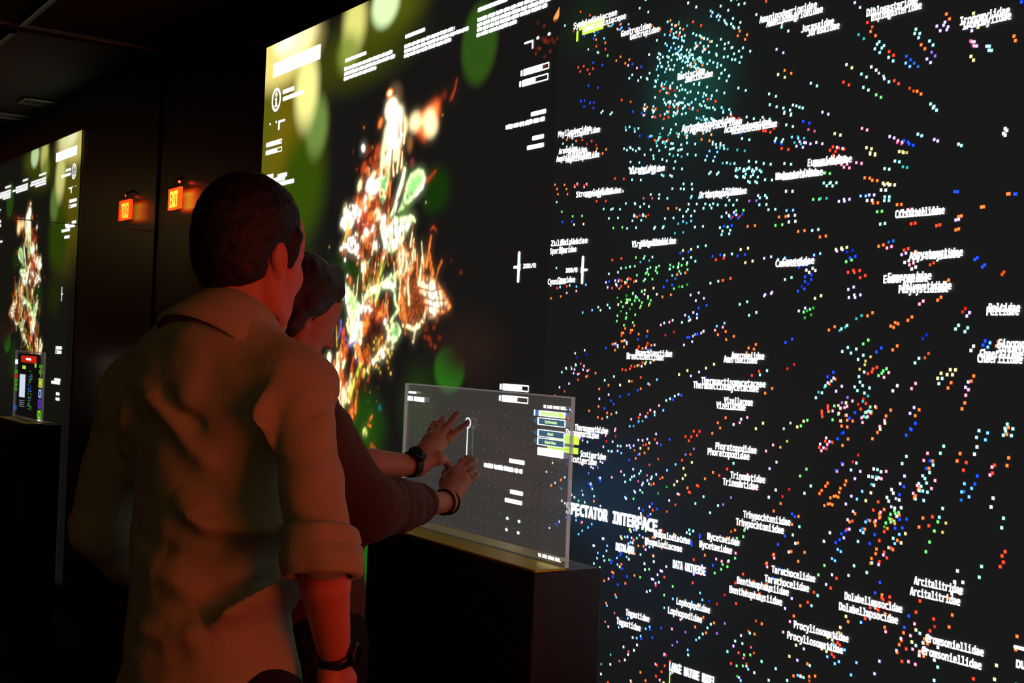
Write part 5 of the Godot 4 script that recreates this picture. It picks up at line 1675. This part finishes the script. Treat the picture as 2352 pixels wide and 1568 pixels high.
	sw.bone(mid + Vector3(0, -0.08, 0), Vector3(hip.x, 1.16, hip.z), 0.150, 0.130, 0.0, front, 0.72)
	sw.bone(Vector3(hip.x, 1.16, hip.z), Vector3(hip.x, 0.95, hip.z), 0.130, 0.150, 0.04, front, 0.78)
	sw.bone(sl, sr, 0.056, 0.060, 0.05)
	sw.bone(mid, neck0 + Vector3(0, -0.035, 0), 0.085, 0.062, 0.05)
	sw.bone(sl, el.lerp(sl, 0.08), 0.056, 0.048, 0.04)
	sw.bone(sr, er, 0.070, 0.064, 0.05)
	var cr := er.lerp(wr, 0.72)
	sw.bone(er, er.lerp(cr, 0.5), 0.064, 0.056, 0.03)
	sw.bone(er.lerp(cr, 0.5), cr, 0.056, 0.037, 0.02)
	sw.cut_plane(cr, (wr - er).normalized(), 0.006)
	# bunched rings of knit along the right forearm
	for k in 6:
		var u := 0.10 + k * 0.15
		var q := er.lerp(cr, u)
		var d := (cr - er).normalized()
		var r0 := lerpf(0.066, 0.042, u)
		for m in 14:
			var a := TAU * m / 14.0
			var up := Vector3.UP - d * d.y
			up = up.normalized()
			var sd := d.cross(up)
			var a2 := TAU * (m + 1) / 14.0
			var w0 := 0.010 * sin(a * 2.0 + k)
			var w1 := 0.010 * sin(a2 * 2.0 + k)
			sw.bone(q + (up * cos(a) + sd * sin(a)) * (r0 - 0.004) + d * w0, q + (up * cos(a2) + sd * sin(a2)) * (r0 - 0.004) + d * w1, 0.0065, 0.0065, 0.010)
	sw.noise(wave, 0.003)
	obj("sweater", sw.mesh(), M.brown_knit, t, off)
	# pale collar of the shirt below
	var cd := (front * 0.45 + Vector3.UP).normalized()
	var cf := (front - cd * front.dot(cd)).normalized()
	var rings := []
	for k in [[0.058, -0.02], [0.058, 0.016], [0.064, 0.020], [0.082, -0.008], [0.096, -0.034], [0.090, -0.036]]:
		rings.append(ring(neck0 + front * 0.016 + Vector3(0, -0.012, 0) + cd * k[1], right, -(cd.cross(right)).normalized(), k[0], k[0] * 1.12, 32))
	obj("collar", loft(rings, true, false, false), M.denim, t, off)
	var lap := Field.new(neck0 - Vector3.ONE * 0.24, neck0 + Vector3.ONE * 0.20, 0.005)
	lap.bone(Vector3(-2.5496, 1.3835, -1.2055), Vector3(-2.5669, 1.3188, -1.2530), 0.024, 0.012, 0.0)
	lap.bone(Vector3(-2.4708, 1.3805, -1.1615), Vector3(-2.4974, 1.3162, -1.2131), 0.024, 0.012, 0.01)
	obj("collar_flap", lap.mesh(), M.denim, t, off)
	legs(t, hip, front, right, 0.095, 0.98, M.trouser_cloth)
	# what she wears on her wrists and fingers
	wrist_watch(t, Vector3(-2.5810, 1.2347, -1.4416), (wl - el).normalized(), (Vector3(0.8338, 0.0000, 0.5521) * 0.75 + Vector3.UP * 0.75).normalized(), 0.0275, 0.023)
	var ax := (wr - er).normalized()
	for k in [0.0, 0.020]:
		var up2 := (Vector3.UP - ax * ax.y).normalized()
		var pts := []
		var rad := []
		for m in 25:
			var a3 := TAU * m / 24.0
			pts.append(wr - ax * (0.014 - k) + (up2 * cos(a3) + ax.cross(up2) * sin(a3)) * 0.0285 + ax * 0.004 * sin(a3))
			rad.append(0.0026)
		obj("bracelet", tube(pts, rad, 8), M.black_rubber, t, off)
	for e in [[lf[0][0].lerp(lf[0][1], 0.35), lf[0][1] - lf[0][0], 0.0108], [rf[2][0].lerp(rf[2][1], 0.55), rf[2][1] - rf[2][0], 0.0104]]:
		var d2: Vector3 = e[1].normalized()
		var u2 := (Vector3.UP - d2 * d2.y).normalized()
		var pts2 := []
		var rad2 := []
		for m in 25:
			var a4 := TAU * m / 24.0
			pts2.append(e[0] + (u2 * cos(a4) + d2.cross(u2) * sin(a4)) * e[2])
			rad2.append(0.0013)
		obj("ring", tube(pts2, rad2, 8), M.gold, t, off)

func man() -> void:
	var front: Vector3 = Vector3(-0.4145, 0.0000, -0.9100)
	var right := front.cross(Vector3.UP).normalized()
	var c: Vector3 = Vector3(-2.1235, 1.3378, -0.7812)
	var t := thing("person", "man in a khaki shirt with rolled sleeves, standing with his back turned", "person", Vector3(c.x, 0, c.z))
	var off := -t.position
	var o: Vector3 = Vector3(-2.0882, 1.6453, -0.8287)
	var b := looking(Vector3(-0.3986, 0.0000, -0.9171), 0.10)
	var neck0: Vector3 = Vector3(-2.0765, 1.5344, -0.7941)
	var sl: Vector3 = Vector3(-2.2746, 1.4012, -0.6966)
	var el: Vector3 = Vector3(-2.3686, 1.1540, -0.6680)
	var wl: Vector3 = Vector3(-2.4337, 1.0216, -0.7895)
	var sr: Vector3 = Vector3(-1.9380, 1.4295, -0.8603)
	var er: Vector3 = Vector3(-1.8493, 1.1786, -0.8722)
	var wr: Vector3 = Vector3(-1.9432, 0.9783, -0.9514)
	var chest: Vector3 = Vector3(-2.1200, 1.3911, -0.7854)
	var waist: Vector3 = Vector3(-2.1185, 1.1560, -0.7921)
	var hem: Vector3 = Vector3(-2.1165, 0.9437, -0.7991)
	# body
	var f := Field.new(Vector3(c.x - 0.62, 0.62, c.z - 0.62), Vector3(c.x + 0.55, 1.78, c.z + 0.45), 0.012)
	f.bone(chest, hem, 0.082, 0.085, 0.0)
	f.bone(chest + Vector3(0, 0.06, 0), neck0, 0.07, 0.058, 0.03)
	f.bone(neck0, o + b * Vector3(0, -0.05, -0.018), 0.057, 0.056, 0.03)
	for a in [[sl, el, wl], [sr, er, wr]]:
		f.bone(chest + Vector3(0, 0.06, 0), a[0], 0.05, 0.046, 0.03)
		f.bone(a[0], a[1], 0.047, 0.040, 0.02)
		f.bone(a[1], (a[1] as Vector3).lerp(a[2], 0.3), 0.040, 0.0415, 0.01)
		f.bone((a[1] as Vector3).lerp(a[2], 0.3), a[2], 0.0415, 0.028, 0.01)
	var hf := Field.new(o - Vector3.ONE * 0.18, o + Vector3.ONE * 0.18, 0.0034)
	head_shape(hf, o, b, 1.0)
	hf.bone(neck0, o + b * Vector3(0, -0.05, -0.018), 0.057, 0.054, 0.02)
	var dn := Vector3.DOWN
	var rf := []
	for k in [[0.028, 0.098, 0.0], [0.008, 0.102, -0.004], [-0.012, 0.097, -0.006], [-0.030, 0.088, -0.006]]:
		var p0: Vector3 = wr + dn * (k[1] as float) * 0.92 + front * (k[0] as float) + right * 0.004
		var dir := (dn * 0.90 + front * 0.30 - right * 0.22).normalized()
		var dir2 := (dn * 0.85 + front * 0.10 - right * 0.55).normalized()
		rf.append([p0, p0 + dir * 0.040, p0 + dir * 0.040 + dir2 * 0.026, p0 + dir * 0.040 + dir2 * 0.048])
	var rt := [wr + dn * 0.045 + front * 0.036, wr + dn * 0.078 + front * 0.050, wr + dn * 0.106 + front * 0.050 - right * 0.006, wr + dn * 0.125 + front * 0.046 - right * 0.012]
	var wdir := (front * 0.3 + right * 0.85 + dn * 0.45).normalized()
	var lf := []
	for k in [0.030, 0.010, -0.010, -0.028]:
		var p1: Vector3 = wl + wdir * 0.088 + Vector3.UP * (k as float)
		lf.append([p1, p1 + wdir * 0.036, p1 + wdir * 0.056 - front * 0.015, p1 + wdir * 0.060 - front * 0.034])
	var lt := [wl + wdir * 0.040 + Vector3.UP * 0.035, wl + wdir * 0.066 + Vector3.UP * 0.052, wl + wdir * 0.090 + Vector3.UP * 0.056, wl + wdir * 0.108 + Vector3.UP * 0.052]
	obj("body", join([f.mesh(), hf.mesh(), hand_shape(wr, rf, rt, 0.0092), hand_shape(wl, lf, lt, 0.0092)]), M.skin, t, off)
	face_parts(t, o, b, 1.0)
	# short dark hair, cropped close over the nape and in front of the ears
	var hr := Field.new(o - Vector3.ONE * 0.19, o + Vector3.ONE * 0.20, 0.0042)
	var at := func(x: float, y: float, z: float) -> Vector3:
		return o + b * Vector3(x, y, z)
	hr.ball(at.call(0, 0.052, -0.014), b, Vector3(0.0835, 0.101, 0.104), 0.0)
	hr.ball(at.call(0, -0.002, -0.040), b, Vector3(0.071, 0.078, 0.068), 0.03)
	hr.ball(at.call(0, -0.060, 0.085), b, Vector3(0.120, 0.128, 0.088), 0.008, true)     # face
	hr.ball(at.call(0, 0.052, 0.120), b, Vector3(0.075, 0.050, 0.046), 0.010, true)      # forehead
	for x in [-1.0, 1.0]:
		hr.ball(at.call(0.088 * x, -0.014, -0.008), b, Vector3(0.034, 0.040, 0.022), 0.006, true)  # round the ear
		hr.bone(at.call(0.0700 * x, 0.045, 0.030), at.call(0.0660 * x, -0.014, 0.026), 0.015, 0.009, 0.012)  # sideburn
	hr.cut_plane(at.call(0, -0.060, -0.06), b * Vector3(0, -0.93, 0.36), 0.02)
	var tuft := FastNoiseLite.new()
	tuft.seed = 8
	tuft.frequency = 38.0
	hr.noise(tuft, 0.004)
	obj("hair", hr.mesh(), M.dark_hair, t, off)
	# the shirt
	var sh := Field.new(Vector3(c.x - 0.46, 0.84, c.z - 0.40), Vector3(c.x + 0.42, 1.60, c.z + 0.42), 0.0072)
	sh.bone(chest + Vector3(0, 0.01, 0), waist, 0.176, 0.138, 0.0, front, 0.66)
	sh.bone(waist, hem + Vector3(0, -0.06, 0), 0.138, 0.168, 0.06, front, 0.86)
	sh.bone(sl + right * 0.03, sr - right * 0.03, 0.066, 0.062, 0.06)
	sh.bone(chest + Vector3(0, 0.045, 0) - front * 0.03, neck0 + Vector3(0, -0.030, 0) - front * 0.012, 0.085, 0.075, 0.05)
	sh.bone(neck0 + Vector3(0, -0.060, 0), sl, 0.046, 0.054, 0.04)
	sh.bone(neck0 + Vector3(0, -0.060, 0), sr, 0.046, 0.056, 0.04)
	sh.cut_plane(Vector3(-1.9560, 1.0007, -0.8955) + right * 0.03, (right * 0.94 + dn * 0.34).normalized(), 0.008)
	# folds: each a line over the back given along "right" and height, with its width and depth
	for k in [
		[[Vector2(0.2091, 1.4383), Vector2(0.1991, 1.3823), Vector2(0.2068, 1.3136), Vector2(0.2324, 1.2539), Vector2(0.2895, 1.2086), Vector2(0.3589, 1.1917)], 0.022, 0.034],
		[[Vector2(0.2377, 1.4224), Vector2(0.2395, 1.3574), Vector2(0.2553, 1.3038), Vector2(0.3034, 1.2472), Vector2(0.3533, 1.2156)], 0.020, -0.022],
		[[Vector2(0.1879, 1.3817), Vector2(0.1900, 1.3123), Vector2(0.2199, 1.2458), Vector2(0.2749, 1.1969)], 0.022, -0.014],
		[[Vector2(0.0265, 1.2487), Vector2(0.0996, 1.2057), Vector2(0.1875, 1.1906), Vector2(0.2973, 1.1960), Vector2(0.3757, 1.1982)], 0.030, 0.018],
		[[Vector2(0.1144, 1.1224), Vector2(0.1889, 1.1665), Vector2(0.2622, 1.1805), Vector2(0.3330, 1.1887)], 0.020, -0.016],
		[[Vector2(0.1098, 1.0334), Vector2(0.1746, 1.0847), Vector2(0.2099, 1.1275), Vector2(0.2257, 1.1776), Vector2(0.2617, 1.1886)], 0.024, 0.026],
		[[Vector2(0.0784, 1.0608), Vector2(0.1354, 1.0969), Vector2(0.1764, 1.1372), Vector2(0.1934, 1.1704)], 0.024, -0.016],
		[[Vector2(0.3144, 1.0471), Vector2(0.2801, 1.1027), Vector2(0.2568, 1.1472), Vector2(0.2420, 1.1829)], 0.020, 0.016],
		[[Vector2(0.2322, 1.0619), Vector2(0.2460, 1.1117), Vector2(0.2378, 1.1585)], 0.022, -0.018],
		[[Vector2(-0.0581, 1.4334), Vector2(0.0191, 1.3714), Vector2(0.0627, 1.3238), Vector2(0.1044, 1.2914)], 0.026, 0.008],
		[[Vector2(-0.0889, 1.4096), Vector2(-0.1078, 1.3637), Vector2(-0.1379, 1.3166), Vector2(-0.1471, 1.2857)], 0.022, 0.010],
		[[Vector2(0.0053, 1.4289), Vector2(0.0386, 1.3871), Vector2(0.0908, 1.3544)], 0.020, -0.008],
		[[Vector2(0.2485, 1.4264), Vector2(0.2945, 1.4084), Vector2(0.2606, 1.3724), Vector2(0.2344, 1.3501)], 0.016, 0.006],
		[[Vector2(0.3315, 1.4573), Vector2(0.3030, 1.4156), Vector2(0.2743, 1.3699), Vector2(0.2526, 1.3514)], 0.012, 0.012],
		[[Vector2(0.3137, 1.4633), Vector2(0.2802, 1.4246), Vector2(0.2509, 1.3821)], 0.012, -0.012],
		[[Vector2(-0.0176, 1.1203), Vector2(0.0554, 1.1078), Vector2(0.1177, 1.0663)], 0.030, 0.008],
		[[Vector2(-0.0436, 1.0289), Vector2(0.0408, 1.0123), Vector2(0.1100, 1.0299)], 0.030, 0.008],
		[[Vector2(-0.0867, 1.2011), Vector2(-0.0307, 1.1627), Vector2(0.0528, 1.1505)], 0.030, -0.008],
		[[Vector2(0.2003, 0.9674), Vector2(0.2341, 1.0279), Vector2(0.2689, 1.0605)], 0.026, 0.010],
	]:
		sh.fold(k[0], k[1] * 0.72, k[2] * 1.5, c, right, front)
	# the sleeves
	sh.bone(sl, el, 0.060, 0.053, 0.045)
	sh.bone(el, el.lerp(wl, 0.62), 0.054, 0.050, 0.03)
	sh.bone(sr, sr.lerp(er, 0.35), 0.059, 0.053, 0.030)
	sh.bone(sr.lerp(er, 0.35), er + (er - sr).normalized() * 0.004, 0.053, 0.051, 0.008)
	var soft := FastNoiseLite.new()
	soft.seed = 21
	soft.frequency = 7.0
	soft.fractal_octaves = 2
	sh.noise(soft, 0.010)
	obj("shirt", sh.mesh(), M.khaki_cloth, t, off)
	# rolled cuff of the right sleeve: two turns of cloth
	var ad := (er - sr).normalized()
	var up := (right - ad * right.dot(ad)).normalized()
	var sd := up.cross(ad)
	var rings := []
	for k in [[-0.034, 0.050], [-0.034, 0.060], [-0.028, 0.064], [-0.008, 0.065], [-0.003, 0.0615], [0.001, 0.066], [0.020, 0.0675], [0.042, 0.064], [0.047, 0.058], [0.044, 0.046]]:
		var pts := PackedVector3Array()
		for m in 36:
			var a5 := TAU * m / 36.0
			var lump := 1.0 + 0.035 * sin(a5 * 3.0 + (k[0] as float) * 60.0) + 0.02 * sin(a5 * 7.0 + 1.3)
			pts.append(er + ad * ((k[0] as float) + 0.010 * sin(a5 + 0.8)) + (up * cos(a5) + sd * sin(a5)) * (k[1] as float) * lump)
		rings.append(pts)
	obj("cuff", loft(rings, true, false, false), M.khaki_cloth, t, off)
	# collar standing round the neck, with the dark shirt inside it
	var cd := (Vector3.UP * 0.80 + front * 0.60 + right * 0.20).normalized()
	var cv := -(cd.cross(right)).normalized()
	var base := neck0 + Vector3(0, -0.002, 0) + front * 0.006
	rings = []
	for k in [[0.062, -0.030, 0.0], [0.063, 0.020, 0.0], [0.066, 0.027, 0.0], [0.071, 0.026, 0.0], [0.079, 0.006, 0.0], [0.091, -0.024, 0.0], [0.103, -0.056, 0.0], [0.097, -0.064, 0.0]]:
		rings.append(ring(base + cd * (k[1] as float), right, cv, k[0], (k[0] as float) * 1.06, 40))
	obj("collar", loft(rings, true, false, false), M.khaki_cloth, t, off)
	rings = []
	var ud := (Vector3.UP * 0.90 + front * 0.44).normalized()
	var uv := -(ud.cross(right)).normalized()
	for k in [[0.060, -0.03], [0.0600, 0.050], [0.0625, 0.054], [0.0660, 0.020]]:
		rings.append(ring(base + ud * ((k[1] as float) + 0.004) + front * 0.014, right, uv, k[0], (k[0] as float) * 1.04, 40))
	obj("undershirt", loft(rings, true, false, false), M.dark_cloth, t, off)
	legs(t, Vector3(hem.x, 0, hem.z), front, right, 0.102, 0.98, M.trouser_cloth)
	wrist_watch(t, wr + (er - wr).normalized() * 0.006, (wr - er).normalized(), (right * 0.9 + front * 0.4).normalized(), 0.031, 0.021)
